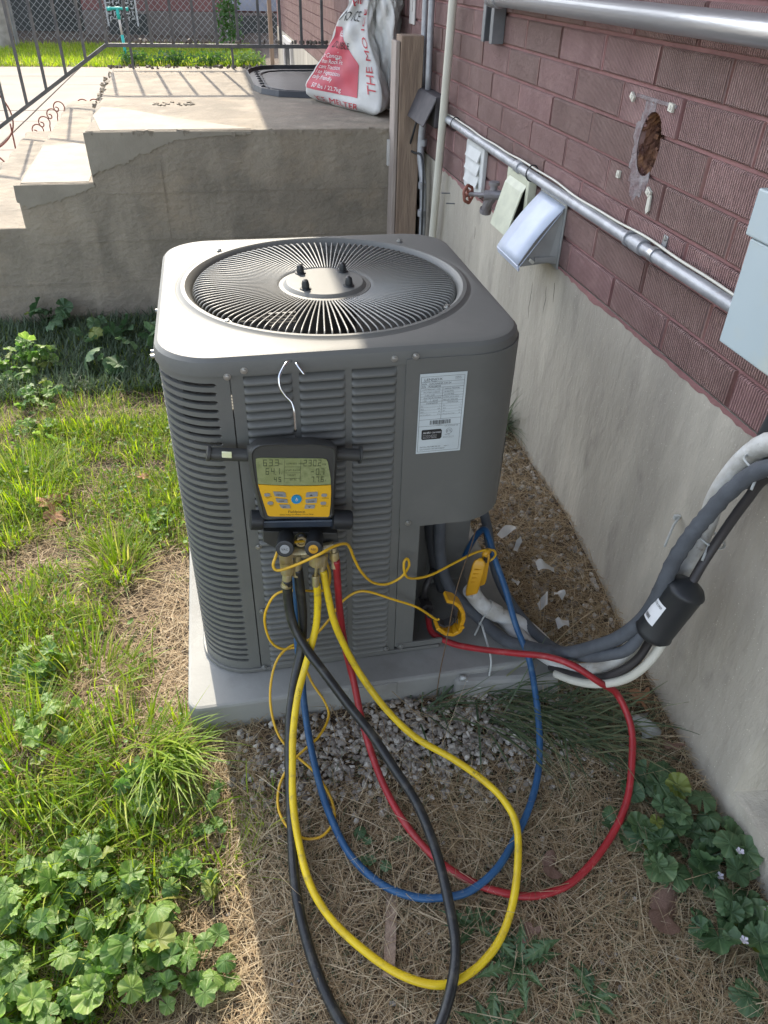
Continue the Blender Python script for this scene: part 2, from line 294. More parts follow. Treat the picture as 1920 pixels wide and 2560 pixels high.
def text_geo(s, size, align='LEFT'):
    k = (s, align)
    if k not in _tc:
        c = bpy.data.curves.new('t', 'FONT'); c.body = s; c.size = 1; c.align_x = align; c.resolution_u = 2
        o = bpy.data.objects.new('t', c); COL.objects.link(o)
        dg = bpy.context.evaluated_depsgraph_get(); dg.update()
        me = o.evaluated_get(dg).to_mesh()
        _tc[k] = ([tuple(v.co) for v in me.vertices], [tuple(p.vertices) for p in me.polygons])
        o.evaluated_get(dg).to_mesh_clear(); bpy.data.objects.remove(o); bpy.data.curves.remove(c)
    v, f = _tc[k]; return [(x*size, y*size) for x, y, z in v], f
def put_text(b, s, size, fn, align='LEFT', sx=1.0):
    v, f = text_geo(s, size, align); b.add([fn(x*sx, y) for x, y in v], f)
def rrect(x0, x1, y0, y1, r, n=8):
    out = []
    for cx, cy, a0 in ((x1-r,y0+r,-PI/2),(x1-r,y1-r,0),(x0+r,y1-r,PI/2),(x0+r,y0+r,PI)):
        for k in range(n+1):
            a = a0+PI/2*k/n; out.append((cx+r*math.cos(a), cy+r*math.sin(a)))
    return out
def gz(x, y):
    z = -0.07+(0.13*(y+0.1) if y < -0.1 else 0.0)
    z = max(z, -0.42)
    if x > 0.85 and y > -0.1: z += min(0.12, (x-0.85)*0.25*min(1, (y+0.1)/0.5)*1.5)
    if y > 4.95: z = max(z, -0.07+min(1, (y-4.95)/0.5)*0.065)
    return z
# ================================================================ SETTING
XW = 1.117
# ground: one sheet, fine near the camera, out to the horizon
xs = np.unique(np.concatenate([np.linspace(-60,-4,15), np.linspace(-4,-1.2,18), np.linspace(-1.2,1.3,84), np.linspace(1.3,4,8), np.linspace(4,60,12)]))
ys = np.unique(np.concatenate([np.linspace(-40,-4,8), np.linspace(-4,-1.2,12), np.linspace(-1.2,2.6,110), np.linspace(2.6,8,26), np.linspace(8,90,40)]))
b = B(); vs = []
for j, y in enumerate(ys):
    for i, x in enumerate(xs):
        n = 0.006*math.sin(9*x+3*y)+0.005*math.sin(17*y-7*x)+0.004*math.sin(31*x+23*y)
        if abs(x) > 1.5 or y > 2.5: n = 0
        vs.append((x, y, gz(x, y)-0.012+n*0.7))
nx = len(xs); fs = [(j*nx+i, j*nx+i+1, (j+1)*nx+i+1, (j+1)*nx+i) for j in range(len(ys)-1) for i in range(nx-1)]
b.add(vs, fs); struct(mk('ground', b, 'soil', smooth_=True))

# ---- house wall: foundation, mortar sheet with a hole, bricks one by one
HY, HZ, RY, RZ = 0.434, 1.082, 0.046, 0.066     # hole in the brick
house = thing('house_wall', 'reddish painted brick house wall on a bare concrete foundation, right of the air conditioner', 'wall', (XW, 0, 0))
b = B()      # foundation with a niche near the camera
NY, NZ0, NZ1, ND = -0.495, -0.035, 0.42, 0.16
for y0, y1, z0, z1 in ((NY,10.5,-0.6,0.684),(-3.5,-1.25,-0.6,0.684),(-1.25,NY,-0.6,NZ0),(-1.25,NY,NZ1,0.684)):
    b.add([(XW,y0,z0),(XW,y1,z0),(XW,y1,z1),(XW,y0,z1)], [(0,3,2,1)])
b.add([(XW,NY,NZ0),(XW,NY,NZ1),(XW+ND,NY-0.05,NZ1),(XW+ND,NY-0.05,NZ0+0.05)], [(0,1,2,3)])
b.add([(XW,NY,NZ0),(XW+ND,NY-0.05,NZ0+0.05),(XW+ND,-1.25,NZ0+0.05),(XW,-1.25,NZ0)], [(0,1,2,3)])
b.add([(XW+ND,NY-0.05,NZ0+0.05),(XW+ND,NY-0.05,NZ1),(XW+ND,-1.25,NZ1),(XW+ND,-1.25,NZ0+0.05)], [(0,1,2,3)])
b.add([(XW,NY,NZ1),(XW+ND,NY-0.05,NZ1),(XW+ND,-1.25,NZ1),(XW,-1.25,NZ1)], [(0,1,2,3)])
b.add([(XW,-3.5,0.684),(XW+0.3,-3.5,0.684),(XW+0.3,10.5,0.684),(XW,10.5,0.684)], [(0,1,2,3)])
mk('foundation', b, 'found', house)
def hole_grid(b, x, y0, y1, z0, z1, cell, grow=0.0):
    ny = max(2, round((y1-y0)/cell)); nz = max(2, round((z1-z0)/cell))
    def P(i, j):
        y = y0+(y1-y0)*i/ny; z = z0+(z1-z0)*j/nz; e = ((y-HY)/(RY+grow))**2+((z-HZ)/(RZ+grow))**2
        return y, z, e
    idx = {}; vs = []; fs = []
    def V(i, j):
        if (i, j) not in idx:
            y, z, e = P(i, j)
            if e < 1:      # pull the vertex to the rim
                k = 1/math.sqrt(max(e, 1e-6))
                if k < 1.6: y = HY+(y-HY)*k; z = HZ+(z-HZ)*k
            idx[i, j] = len(vs); vs.append((x, y, z))
        return idx[i, j]
    for i in range(ny):
        for j in range(nz):
            es = [P(i+a, j+c)[2] for a in (0,1) for c in (0,1)]
            if sum(e < 1 for e in es) >= 3 or min(es) < 0.4: continue
            fs.append((V(i,j), V(i,j+1), V(i+1,j+1), V(i+1,j)))
    b.add(vs, fs)
b = B(); XM = XW+0.009
for y0, y1, z0, z1 in ((-3.5,0.3,0.684,3.3),(0.6,10.5,0.684,3.3),(0.3,0.6,0.684,0.95),(0.3,0.6,1.2,3.3)):
    b.add([(XM,y0,z0),(XM,y1,z0),(XM,y1,z1),(XM,y0,z1)], [(0,3,2,1)])
hole_grid(b, XM, 0.3, 0.6, 0.95, 1.2, 0.006, 0.0)
b.add([(XM,10.5,-0.3),(XM+6,10.5,-0.3),(XM+6,10.5,3.3),(XM,10.5,3.3)], [(0,1,2,3)])
mk('mortar', b, 'mortar', house)
# bricks
CH, BL, BH, Z0 = 0.0842, 0.2745, 0.0755, 0.6895
def brick_mesh(L, H):
    b = B(); c = 0.0035; D = 0.013; vs = []
    for x, q in ((D, 0), (c, 0), (0, c)):
        for (sy, sz) in ((-1,-1),(1,-1),(1,1),(-1,1)): vs.append((x, sy*(L/2-q), sz*(H/2-q)))
    fs = [(8,11,10,9)]
    for r in (0, 4):
        for k in range(4): fs.append((r+k, r+(k+1) % 4, r+4+(k+1) % 4, r+4+k))
    b.add(vs, [tuple(reversed(f)) if len(f) == 4 and f[0] != 8 else f for f in fs])
    me = bpy.data.meshes.new('brick'); me.from_pydata(b.v, [], b.f); me.materials.append(M_['brick']); me.update(); return me
full = brick_mesh(BL-0.010, BH)
far = B(); count = 0; cells = []
for k in range(0, 31):
    zc = Z0+k*CH+BH/2; off = 0.0555 if k % 2 else -0.082
    for i in range(-12, 39):
        yc = off+i*BL+BL/2
        if yc > 10.3 or yc < -3.3: continue
        cells.append((k, yc, zc))
cells.sort(key=lambda c: (c[0] > 9 + max(0, c[1])*0.8) * 100 + abs(c[1]-0.6) + c[0]*0.1)
for k, yc, zc in cells:
    near = abs(yc-HY) < BL/2+RY and abs(zc-HZ) < BH/2+RZ
    if near:
        b = B(); hole_grid(b, XW, yc-BL/2+0.005, yc+BL/2-0.005, zc-BH/2, zc+BH/2, 0.0055)
        o = mk('brick', b, 'brick', house, solid=0.012)
        o.modifiers['solidify'].offset = -1
        continue
    if count < 285:
        o = bpy.data.objects.new('brick', full); COL.objects.link(o); o.parent = house
        o.location = (random.uniform(-0.0012, 0.0008), yc, zc); o.rotation_euler = (random.uniform(-.004,.004), 0, random.uniform(-.006,.006)); count += 1
    else: far.box(XW, XW+0.012, yc-BL/2+0.005, yc+BL/2-0.005, zc-BH/2, zc+BH/2)
stuff(mk('distant_bricks', far, 'brick', house))
# the broken hole
b = B()
def hf(u, v):
    a = 2*PI*u; d = 0.075*v; k = 1-0.25*v**2+0.05*math.sin(5*a+9*v)+0.04*math.sin(11*a+3+20*v)
    return (XW+0.001+d, HY+RY*k*math.cos(a), HZ+RZ*k*math.sin(a))
b.grid(hf, 40, 9, True)
b.grid(lambda u, v: (XW+0.066+0.010*math.sin(40*u+7*v*9)*math.cos(23*v*3+5*u)+0.008*rng.random(), HY-0.05+0.10*u, HZ-0.07+0.14*v), 30, 36)
mk('broken_hole', b, 'hole', house, solid=0)
b = B()      # rubble inside the hole
for _ in range(60):
    a = random.uniform(0, 2*PI); r = random.random()**.5
    c = (XW+random.uniform(0.03, 0.06), HY+RY*0.8*r*math.cos(a), HZ+RZ*0.85*r*math.sin(a)); s = random.uniform(0.006, 0.014)
    b.rbox(c, (s, s*random.uniform(.6,1.2), s*random.uniform(.6,1.2)), (random.random()*3, random.random()*3, random.random()*3))
stuff(mk('brick_rubble', b, 'hole', house))
b = B()      # grey mortar smear round the hole, outline of a removed plate
def sf(u, v):
    a = -PI*0.72+PI*1.22*u; k = 1.0+v*(0.62+0.14*math.sin(9*a)+0.08*math.sin(23*a+1)+(.35 if -.55 < a/PI < -.25 else 0))*math.sin(PI*u)**0.35
    return (XW-0.0022+0.002*v**3, HY+RY*k*math.cos(a), HZ+RZ*k*math.sin(a))
b.grid(lambda u, v: sf(u, v), 48, 6)
b.box(XW-0.003, XW-0.0005, 0.352, 0.532, 1.1655, 1.1725)
mk('mortar_smear', b, 'smear', house)
for (y, z, w_, h_, r_) in ((0.545,1.163,0.02,0.012,0.5),(0.368,1.166,0.018,0.016,0.1),(0.541,0.997,0.014,0.016,0.0),(0.384,0.992,0.02,0.014,0.4)):
    o = tag(mk('plastic_tab', B().rbox((0,0,0),(0.006,w_,h_),(r_,0,0)).lathe((-0.003,0,0),(-1,0,0),[(0,.0045),(.002,.004),(.0025,.001)],10), 'pvc', loc=(0,0,0)), '', 'fixing', 'broken white plastic fixings around the hole')
    o.location = (XW-0.004, y, z)
    o['label'] = {0.545:'torn white plastic tab screwed above left of the hole in the brick', 0.368:'white plastic tab with screw above right of the brick hole', 0.541:'small round white fixing below left of the brick hole', 0.384:'white plastic corner tab just under the brick hole'}[y]
b = B(); b.prism([(XW-0.006,0.381,0.988),(XW-0.006,0.369,0.988),(XW-0.006,0.366,0.955),(XW-0.006,0.374,0.947),(XW-0.006,0.381,0.955)], (0.004,0,0))
tag(mk('plastic_sliver', b, 'pvc', loc=(XW,0.375,0.97)), 'long white plastic sliver hanging below the hole in the brick', 'fixing')

for pts in ([(.98,.66),(.985,.60),(.972,.55),(.978,.49),(.965,.43),(.97,.36)],[(.86,.67),(.868,.61),(.855,.57),(.86,.51),(.85,.47)],[(.80,.675),(.81,.63),(.80,.58),(.812,.54)],[(1.62,.62),(1.60,.55),(1.61,.50)]):
    b = B()
    for q in range(4): pts = [p for pq in zip(pts, [((a[0]+c[0])/2+random.uniform(-.004,.004)/(q+1), (a[1]+c[1])/2) for a, c in zip(pts, pts[1:])]+[None]) for p in pq if p] if q < 2 else pts
    b.tube([(XW+.0012, y, z) for y, z in pts], .0022, 4, rfn=lambda t: .0016*math.sin(PI*min(.97,max(.03,t)))+.0004); mk('crack', b, 'dark', house)
b = B()      # ragged smear of brick paint over the top of the concrete
ys_ = np.linspace(-.6, 2.2, 180)
b.add([p for y in ys_ for p in ((XW-.0012, y, .688), (XW-.0012, y, .682-.006*max(0, math.sin(y*7.3+2*math.sin(y*5))*math.sin(y*17.7+1))-.005*max(0, math.sin(y*53+3*math.sin(y*19)))-.005*rng.random()))], [(2*i, 2*i+1, 2*i+3, 2*i+2) for i in range(179)])
mk('paint_smear', b, 'mortar', house)
# ---- roof eave above, source of the shade over the wall side
b = B(); b.box(0.12, 1.5, -6, 7.4, 3.02, 3.14)
mk('roof_eave', b, 'roof', house)
b = B(); b.box(1.0, 1.05, 10.38, 10.46, -0.1, 3.0); tag(mk('corner_post', b, 'wood', loc=(1.03,10.42,-0.05)), 'brown wooden post at the far corner of the brick house', 'post')
b = B(); b.box(XW-0.02,XW-0.001, 8.55, 9.35, 0.30, 0.62)
bw = thing('basement_window', 'small white framed basement window low in the far house wall', 'window', (XW, 8.9, 0.3))
fr = B()
for a in ((8.5,9.4,0.60,0.66),(8.5,9.4,0.26,0.32),(8.5,8.58,0.32,0.60),(9.32,9.4,0.32,0.60)): fr.box(XW-0.03, XW-0.002, *a)
mk('frame', fr, 'offwhite', bw); mk('pane', B().box(XW-0.012,XW-0.003,8.58,9.32,0.32,0.60), 'dark', bw)

# ---- concrete stoop with steps
st = thing('concrete_stoop', 'old concrete landing with steps going down left, patched with smooth cement', 'stairs', (0.3, 2.5, -0.07))
LZ = 0.78; YF, YB = 2.504, 4.93
def sk(x, y): return x-0.033*(y-YF)
def block(x0, x1, z0, z1, name, m='stoop', n=28):
    b = B(); r = np.random.default_rng(int(abs(x0)*1000))
    def jit(i, a=0.006): return a*math.sin(i*1.7+x0*9)+a*0.7*math.sin(i*4.1+x0*5)
    # slab with a worn irregular nosing
    prof = [(0.0,0.0),(0.0,-0.02),(0.006,-0.006)]
    vs = []; rows = []
    ysn = np.linspace(YF, YB, n)
    for i, y in enumerate(ysn):
        e = jit(i)
        xl = sk(x0, y)
        rows.append([(xl+e, y, z0), (xl+e, y, z1-0.03+e*0.4), (xl+0.006+e*1.2, y, z1-0.009), (xl+0.025+e, y, z1-0.001), (xl+0.08, y, z1), (x1 if x1 > 1 else sk(x1, y), y, z1), (x1 if x1 > 1 else sk(x1, y), y, z0)])
    k = 7
    for rw in rows: vs += rw
    fs = [(i*k+a, (i+1)*k+a, (i+1)*k+a+1, i*k+a+1) for i in range(n-1) for a in range(k-1)]
    fs += [tuple(range(k)), tuple(reversed(range((n-1)*k, n*k)))]
    b.add(vs, fs)
    return mk(name, b, m, st, smooth_='auto', bevel=0.008)
block(-0.40, 1.105, -0.2, LZ, 'landing')
block(-0.735, -0.385, -0.2, 0.572, 'step'); block(-1.06, -0.72, -0.2, 0.384, 'step'); block(-1.40, -1.045, -0.2, 0.19, 'step')
# side wall face lightly bulging: smooth cement patches, a few mm proud
def patch(pts, name='cement_patch', t=0.004, m='patch'):
    q = []
    for (x0, z0), (x1, z1) in zip(pts, pts[1:]+pts[:1]):
        for k in range(6):
            f = k/6; j = 0.006 if z0 < LZ-.03 and z1 < LZ-.03 and abs(z0-.568) > .005 else 0
            q.append((x0+(x1-x0)*f+random.uniform(-j,j), z0+(z1-z0)*f+random.uniform(-j,j)))
    b = B(); b.prism([(x, YF+0.002, z) for x, z in q], (0, -t-.002, 0)); o = mk(name, b, m, st); return o
patch([(-0.402,0.776),(-0.40,0.60),(-0.37,0.618),(-0.33,0.625),(-0.28,0.645),(-0.235,0.652),(-0.19,0.685),(-0.14,0.69),(-0.09,0.715),(-0.04,0.735),(0.02,0.742),(0.09,0.752),(0.18,0.758),(0.32,0.762),(0.32,0.774),(0.05,0.776)])
patch([(-0.738,0.568),(-0.742,0.50),(-0.70,0.47),(-0.62,0.49),(-0.56,0.50),(-0.50,0.52),(-0.45,0.535),(-0.395,0.556),(-0.395,0.568)])
b = B()     # smooth cement band on the treads near the edge (top faces)
b.prism([(sk(-0.33,2.52),2.52,LZ-0.002),(0.32,2.52,LZ-0.002),(0.12,2.70,LZ-0.002),(-0.05,2.85,LZ-0.002),(-0.22,3.05,LZ-0.002),(-0.385,3.17,LZ-0.002),(-0.40,2.9,LZ-0.002)], (0,0,0.004)); mk('cement_patch', b, 'patch', st)
b = B(); b.prism([(-0.71,2.52,0.570),(-0.42,2.52,0.570),(-0.43,3.3,0.570),(-0.6,3.42,0.570),(-0.74,3.35,0.570)], (0,0,0.004)); mk('cement_patch', b, 'patch', st)
b = B()     # crumbled lumps along the broken edge
for _ in range(80):
    y = random.uniform(3.4, 4.7); x = sk(-0.40, y)+random.uniform(-0.025, 0.025); s = random.uniform(0.008, 0.022)
    b.rbox((x, y, LZ-0.02+random.uniform(-.03,.012)), (s,s*1.2,s*.7), (random.random()*3,random.random()*3,random.random()*3))
for _ in range(26):
    x = random.uniform(-0.15, 0.1); y = 3.25+random.uniform(-.06,.06); s = random.uniform(.006,.014)
    b.rbox((x, y, LZ+0.002), (s*1.8,s,s*.5), (0,0,random.random()*3))
for _ in range(60):
    x = random.uniform(-.38, 1.0); s = random.uniform(.006,.020)
    b.rbox((x, YF+random.uniform(-.002,.008), LZ-.008+random.uniform(-.012,.004)), (s*1.8,s*.6,s*.8), (0,random.uniform(-.3,.3),random.uniform(-.3,.3)))
stuff(mk('crumbled_concrete', b, 'stoop', st))
b = B()
for z, a, c in ((0.52,-.35,1.1),(0.31,-.7,1.1),(0.12,-1.0,1.1)): b.box(a, c-.01, YF-0.003, YF+0.002, z, z+0.004)
b.box(-.10,-.094,YF-.0025,YF+.002,.30,.66); mk('board_seam', b, 'stoop', st)
# walkway beyond: slabs with recessed joints
wy = [4.96, 6.35, 7.8, 8.48, 10.55, 11.45, 12.55]
for a, c in zip(wy, wy[1:]):
    for x0, x1 in ((-1.72, 1.08), (-6.0, -1.735)):
        b = B().box(x0, x1, a+0.008, c-0.008, -0.09, 0.004+random.uniform(0, .004)); struct(mk('walkway_slab', b, 'walk', bevel=0.006))
b = B().box(-6.0, -1.46, 2.4, 4.944, -0.09, 0.002); struct(mk('walkway_slab', b, 'walk', bevel=0.006))

# ================================================================ AIR CONDITIONER
W_, H_ = 0.72, 0.827
pad = tag(mk('concrete_pad', B().prism([(x,y,-0.115) for x,y in rrect(-0.040,0.815,-0.088,0.83,0.03,4)], (0,0,0.115)), 'pad', loc=(0.4,0.35,-0.07), smooth_='auto', bevel=0.008),
          'grey beige equipment pad on the gravel under the air conditioner', 'pad')
b = B().box(0.338,0.456,-0.0905,-0.086,-0.05,-0.004)
mk('raised_panel', b, 'pad', pad, bevel=0.0015)
b = B(); b.prism([(0.60,-0.105,-0.13),(0.86,-0.135,-0.13),(0.875,-0.10,-0.13),(0.87,0.02,-0.13),(0.60,0.02,-0.13)], (0,0,0.115)); mk('broken_corner', b, 'pad', pad, bevel=0.012)

ac = thing('air_conditioner', 'grey outdoor air conditioner cabinet with round fan guard on top', 'air conditioner', (0.36, 0.36, 0))
RC = 0.115
def outline(s, ins=0.0):
    """point on the rounded square, s metres counter-clockwise from x=0.36 on the front face going right"""
    R = RC-ins; a = 0.36-RC; segs = [a, R*PI/2 if R > 0 else 0]
    L = [a, RC*PI/2]*1
    per = 4*(2*a+RC*PI/2); s = s % per; q = s/(2*a+RC*PI/2); side = int(q); t = s-side*(2*a+RC*PI/2)
    if t < a: p = (t, -0.36+ins); 
    elif t < a+RC*PI/2:
        an = (t-a)/RC; p = (a+R*math.sin(an), -a-R*math.cos(an))
    else: p = (0.36-ins, -a+(t-a-RC*PI/2))
    x, y = p
    for _ in range(side): x, y = -y, x
    return (0.36+x, 0.36+y)
PER = 4*(2*(0.36-RC)+RC*PI/2)
# top pan: flat sheet with the fan opening, rolled edge and skirt
b = B(); NU = 128; FC = (0.364, 0.372); FR = 0.300
def ringpt(u):
    x, y = outline(u*PER, 0.022); return x, y
def ang_s(u):
    return ringpt(u)
prof = []
def pan(u, v):
    X, Y = ringpt(u); a = math.atan2(Y-FC[1], X-FC[0]); ca, sa = math.cos(a), math.sin(a)
    k = v*12
    ring = [(FR-0.012,-0.030),(FR-0.006,-0.010),(FR-0.001,-0.001),(FR+0.006,0.004),(FR+0.014,0.004),(FR+0.019,0.0),(FR+0.024,-0.0015),(FR+0.030,0.0)]
    i = int(round(k))
    if i < 8: r, z = ring[i]; r = min(r, math.hypot(X-FC[0], Y-FC[1])-0.002*(8-i)); return (FC[0]+r*ca, FC[1]+r*sa, H_+z)
    if i == 8: return (X, Y, H_)
    ins = {9:(0.010,-0.003),10:(0.003,-0.010),11:(0.0,-0.022),12:(0.0,-0.036)}[i]
    x, y = outline(u*PER, ins[0]); return (x, y, H_+ins[1])
b.grid(lambda u, v: pan(1-u, v), NU, 13, True)
mk('top_pan', b, 'unit', ac, smooth_='auto', solid=0.0015)
# fan guard
gr_ = B(); th = 0.0
hub = B().lathe((FC[0]-.003, FC[1]-0.012, H_-0.012), (0,0,1), [(0,0.104),(0.006,0.104),(0.009,0.101),(0.0095,0.094),(0.0095,0.092),(0.016,0.085),(0.0165,0.083),(0.0165,0)], 64)
HC = (FC[0]-.003, FC[1]-0.012)
mk('guard_hub', hub, 'unit', ac, smooth_='auto')
for dx, dy in ((-.048,.055),(.048,.054),(-.048,-.046),(.047,-.040)):
    b = B().lathe((HC[0]+dx, HC[1]+dy, H_+0.005), (0,0,1), [(0,.013),(.002,.012),(.002,.0085),(.010,.0085),(.018,.0065),(.021,.002)], 12); mk('acorn_nut', b, 'black_plastic', ac, smooth_='auto')
NW = 118; r0, r1 = 0.097, FR-0.007
wpts = [(r0,0,H_-0.006),(0.13,0.002,H_-0.003),(0.19,0.006,H_+0.001),(0.25,0.010,H_+0.001),(r1-0.016,0.012,H_-0.001),(r1-0.006,0.0125,H_-0.006),(r1-0.002,0.0125,H_-0.018),(r1,0.0125,H_-0.032)]
wb = B().tube(wpts, 0.0019, seg=5, sub=2)
me = bpy.data.meshes.new('guard_wire'); me.from_pydata([(x,y,z) for x,y,z in wb.v], [], wb.f); me.materials.append(M_['wire']); me.polygons.foreach_set('use_smooth',[True]*len(me.polygons)); me.update()
for i in range(NW):
    o = bpy.data.objects.new('guard_wire', me); COL.objects.link(o); o.parent = ac
    o.location = (FC[0]-0.36, FC[1]-0.36, 0); o.rotation_euler = (0,0,2*PI*i/NW)
for r, z in ((r1,-0.030),(r1,-0.022),(0.105,-0.008)):
    b = B(); P = [(FC[0]+r*math.cos(2*PI*i/64), FC[1]+r*math.sin(2*PI*i/64), H_+z) for i in range(65)]; b.tube(P, 0.0024, seg=6, cap=False); mk('guard_ring', b, 'wire', ac, smooth_=True)
# shroud, fan, motor
b = B().grid(lambda u, v: (FC[0]+(FR-0.008)*math.cos(2*PI*u), FC[1]+(FR-0.008)*math.sin(2*PI*u), H_-0.012-0.16*v), 64, 3, True)
mk('fan_shroud', b, 'inside', ac, smooth_=True)
b = B().lathe((FC[0],FC[1],H_-0.20),(0,0,1),[(0,0.07),(0.15,0.07),(0.165,0.055),(0.17,0)],24); mk('fan_motor', b, 'unit_dark', ac, smooth_='auto')
for i in range(3):
    b = B(); a0 = 2*PI*i/3+0.6
    def bl(u, v):
        r = 0.06+0.215*u; a = a0+(v-0.5)*1.15*(0.6+0.5*u); return (FC[0]+r*math.cos(a), FC[1]+r*math.sin(a), H_-0.15+0.06*(v-0.5))
    b.grid(bl, 8, 8); mk('fan_blade', b, 'inside', ac, smooth_=True, solid=0.002)
# inner core: coil behind the louvres, base pan
b = B(); core = [(0.03,0.03),(0.50,0.03),(0.50,0.08),(0.60,0.20),(0.69,0.24),(0.69,0.69),(0.03,0.69)]
cc = [(0.030+0.09,0.030),(0.49,0.030),(0.49,0.10),(0.50,0.17),(0.60,0.235),(0.69,0.24),(0.69,0.60),(0.60,0.69),(0.12,0.69),(0.056,0.664),(0.03,0.60),(0.03,0.12),(0.056,0.056)]
b.prism([(x,y,0.03) for x,y in cc], (0,0,0.60)); mk('coil', b, 'coil', ac)
b = B(); bp = [outline(PER*k/96, -0.0015) for k in range(97)][:-1]
bp2 = [p for p in bp if not (p[0] > 0.60 and p[1] < 0.17)]
i0 = max(range(len(bp2)), key=lambda i: (bp2[i][0]-bp2[i-1][0])**2+(bp2[i][1]-bp2[i-1][1])**2)
bp2 = bp2[i0:]+bp2[:i0]
b.prism([(x,y,0.002) for x,y in bp2], (0,0,0.011)); mk('base_pan', b, 'unit', ac, smooth_='auto', bevel=0.002)
b = B().box(0.474, 0.590, -0.002, 0.004, 0.018, 0.034); mk('base_flange', b, 'unit', ac, bevel=0.001)
# slotted panels wrapped round the corners
def slotted(s0, s1, a0, a1, z0, z1, zs0, n, pitch, ins=0.005, hh=0.0042, name='corner_panel', m='unit'):
    b = B(); ends = [0, 0.0015, 0.0035, 0.0055]
    hs_ = [0, 0.55, 0.85, 1.0]
    cols = [(s0, None), ((s0+a0)/2, None)]+[(a0+e, h) for e, h in zip(ends, hs_)]
    nm = max(6, int((a1-a0)/0.012))
    cols += [(a0+0.0055+(a1-a0-0.011)*k/nm, 1.0) for k in range(1, nm)]
    cols += [(a1-e, h) for e, h in zip(reversed(ends), reversed(hs_))]+[((s1+a1)/2, None), (s1, None)]
    P = [outline(s, ins) for s, _ in cols]; H = [(h or 0) for _, h in cols]
    zc = [zs0+pitch*i for i in range(n)]
    for i in range(n+1):          # bars between slot i-1 and i
        lo = z0 if i == 0 else None; hi = z1 if i == n else None
        vs = []
        for (x, y), h in zip(P, H):
            zb = z0 if i == 0 else zc[i-1]+h*hh; zt = z1 if i == n else zc[i]-h*hh
            if h > 0 and zc: pass
            vs += [(x, y, zb), (x, y, zt)]
        fs = [(2*k, 2*k+2, 2*k+3, 2*k+1) for k in range(len(P)-1)]
        b.add(vs, fs)
    return mk(name, b, m, ac, smooth_='auto', solid=0.007)
# merge-free bars share edges visually at slot ends (height zero there)
sF = lambda x: (x-0.36) % PER           # front face x -> s
sl = -(0.36-0.136)                       # seam on the front
s_left_end = -((0.36-RC)+RC*PI/2+(0.03))
slotted(s_left_end-0.06, sl-0.001, s_left_end-0.03, -(0.36-0.1105), 0.0025, 0.795, 0.0415, 42, 0.01781)
q4 = PER/4
slotted(-q4-0.20, s_left_end-0.063, -q4-0.18, s_left_end-0.08, 0.0025, 0.795, 0.0415, 42, 0.01781, name='side_panel')
slotted(-2*q4-0.20, -q4-0.203, -2*q4-0.18, -q4-0.22, 0.0025, 0.795, 0.0415, 42, 0.01781, name='rear_panel')
slotted(-2*q4-0.62, -2*q4-0.203, -2*q4-0.60, -2*q4-0.22, 0.0025, 0.795, 0.0415, 42, 0.01781, name='side_panel')
# front louvre panel: sheet with three columns
cols3 = [(0.160,0.2495),(0.262,0.349),(0.3615,0.4485)]; xa, xb = 0.1375, 0.4665; ZL0, ZL1 = 0.012, 0.7865
b = B(); xsn = [xa]+[v for c in cols3 for v in c]+[xb]
for k in range(0, len(xsn)-1, 2): b.add([(xsn[k],0.004,0.002),(xsn[k+1],0.004,0.002),(xsn[k+1],0.004,0.799),(xsn[k],0.004,0.799)], [(0,1,2,3)])
for c0, c1 in cols3:
    b.add([(c0,0.004,0.002),(c1,0.004,0.002),(c1,0.004,ZL0),(c0,0.004,ZL0)], [(0,1,2,3)]); b.add([(c0,0.004,ZL1),(c1,0.004,ZL1),(c1,0.004,0.799),(c0,0.004,0.799)], [(0,1,2,3)])
mk('louvre_panel', b, 'unit', ac, solid=0.004)
NL = 43; pit = (ZL1-ZL0)/NL
def louvre_mesh(w):
    b = B()
    # outward-pressed blade: rounded ends, deep gap under the blade above
    def f(u, v):
        t = min(1, min(u, 1-u)*w/0.010); e = math.sqrt(max(0, 1-(1-t)**2))
        p = [(0.0025,-0.0002),(-0.0050,0.0002),(-0.0064,0.0018),(-0.0042,0.0075),(0.0040,0.0128),(0.0145,0.0170)][int(round(v*5))]
        return ((u-0.5)*w, p[0]*e if p[0] < 0 else p[0]*(0.35+0.65*e), p[1]*1.0)
    us = [0,0.015,0.035,0.06,0.09,0.12,0.5,0.88,0.91,0.94,0.965,0.985,1]
    vs = [f(u, v/5) for v in range(6) for u in us]; n = len(us)
    b.add(vs, [(j*n+i, j*n+i+1, (j+1)*n+i+1, (j+1)*n+i) for j in range(5) for i in range(n-1)])
    me = bpy.data.meshes.new('louvre'); me.from_pydata(b.v, [], b.f); me.materials.append(M_['unit']); me.polygons.foreach_set('use_smooth',[True]*len(me.polygons)); me.update(); return me
for c0, c1 in cols3:
    lm = louvre_mesh(c1-c0)
    for i in range(NL):
        o = bpy.data.objects.new('louvre', lm); COL.objects.link(o); o.parent = ac; o.location = ((c0+c1)/2-0.36, 0.004-0.36, ZL0+i*pit)
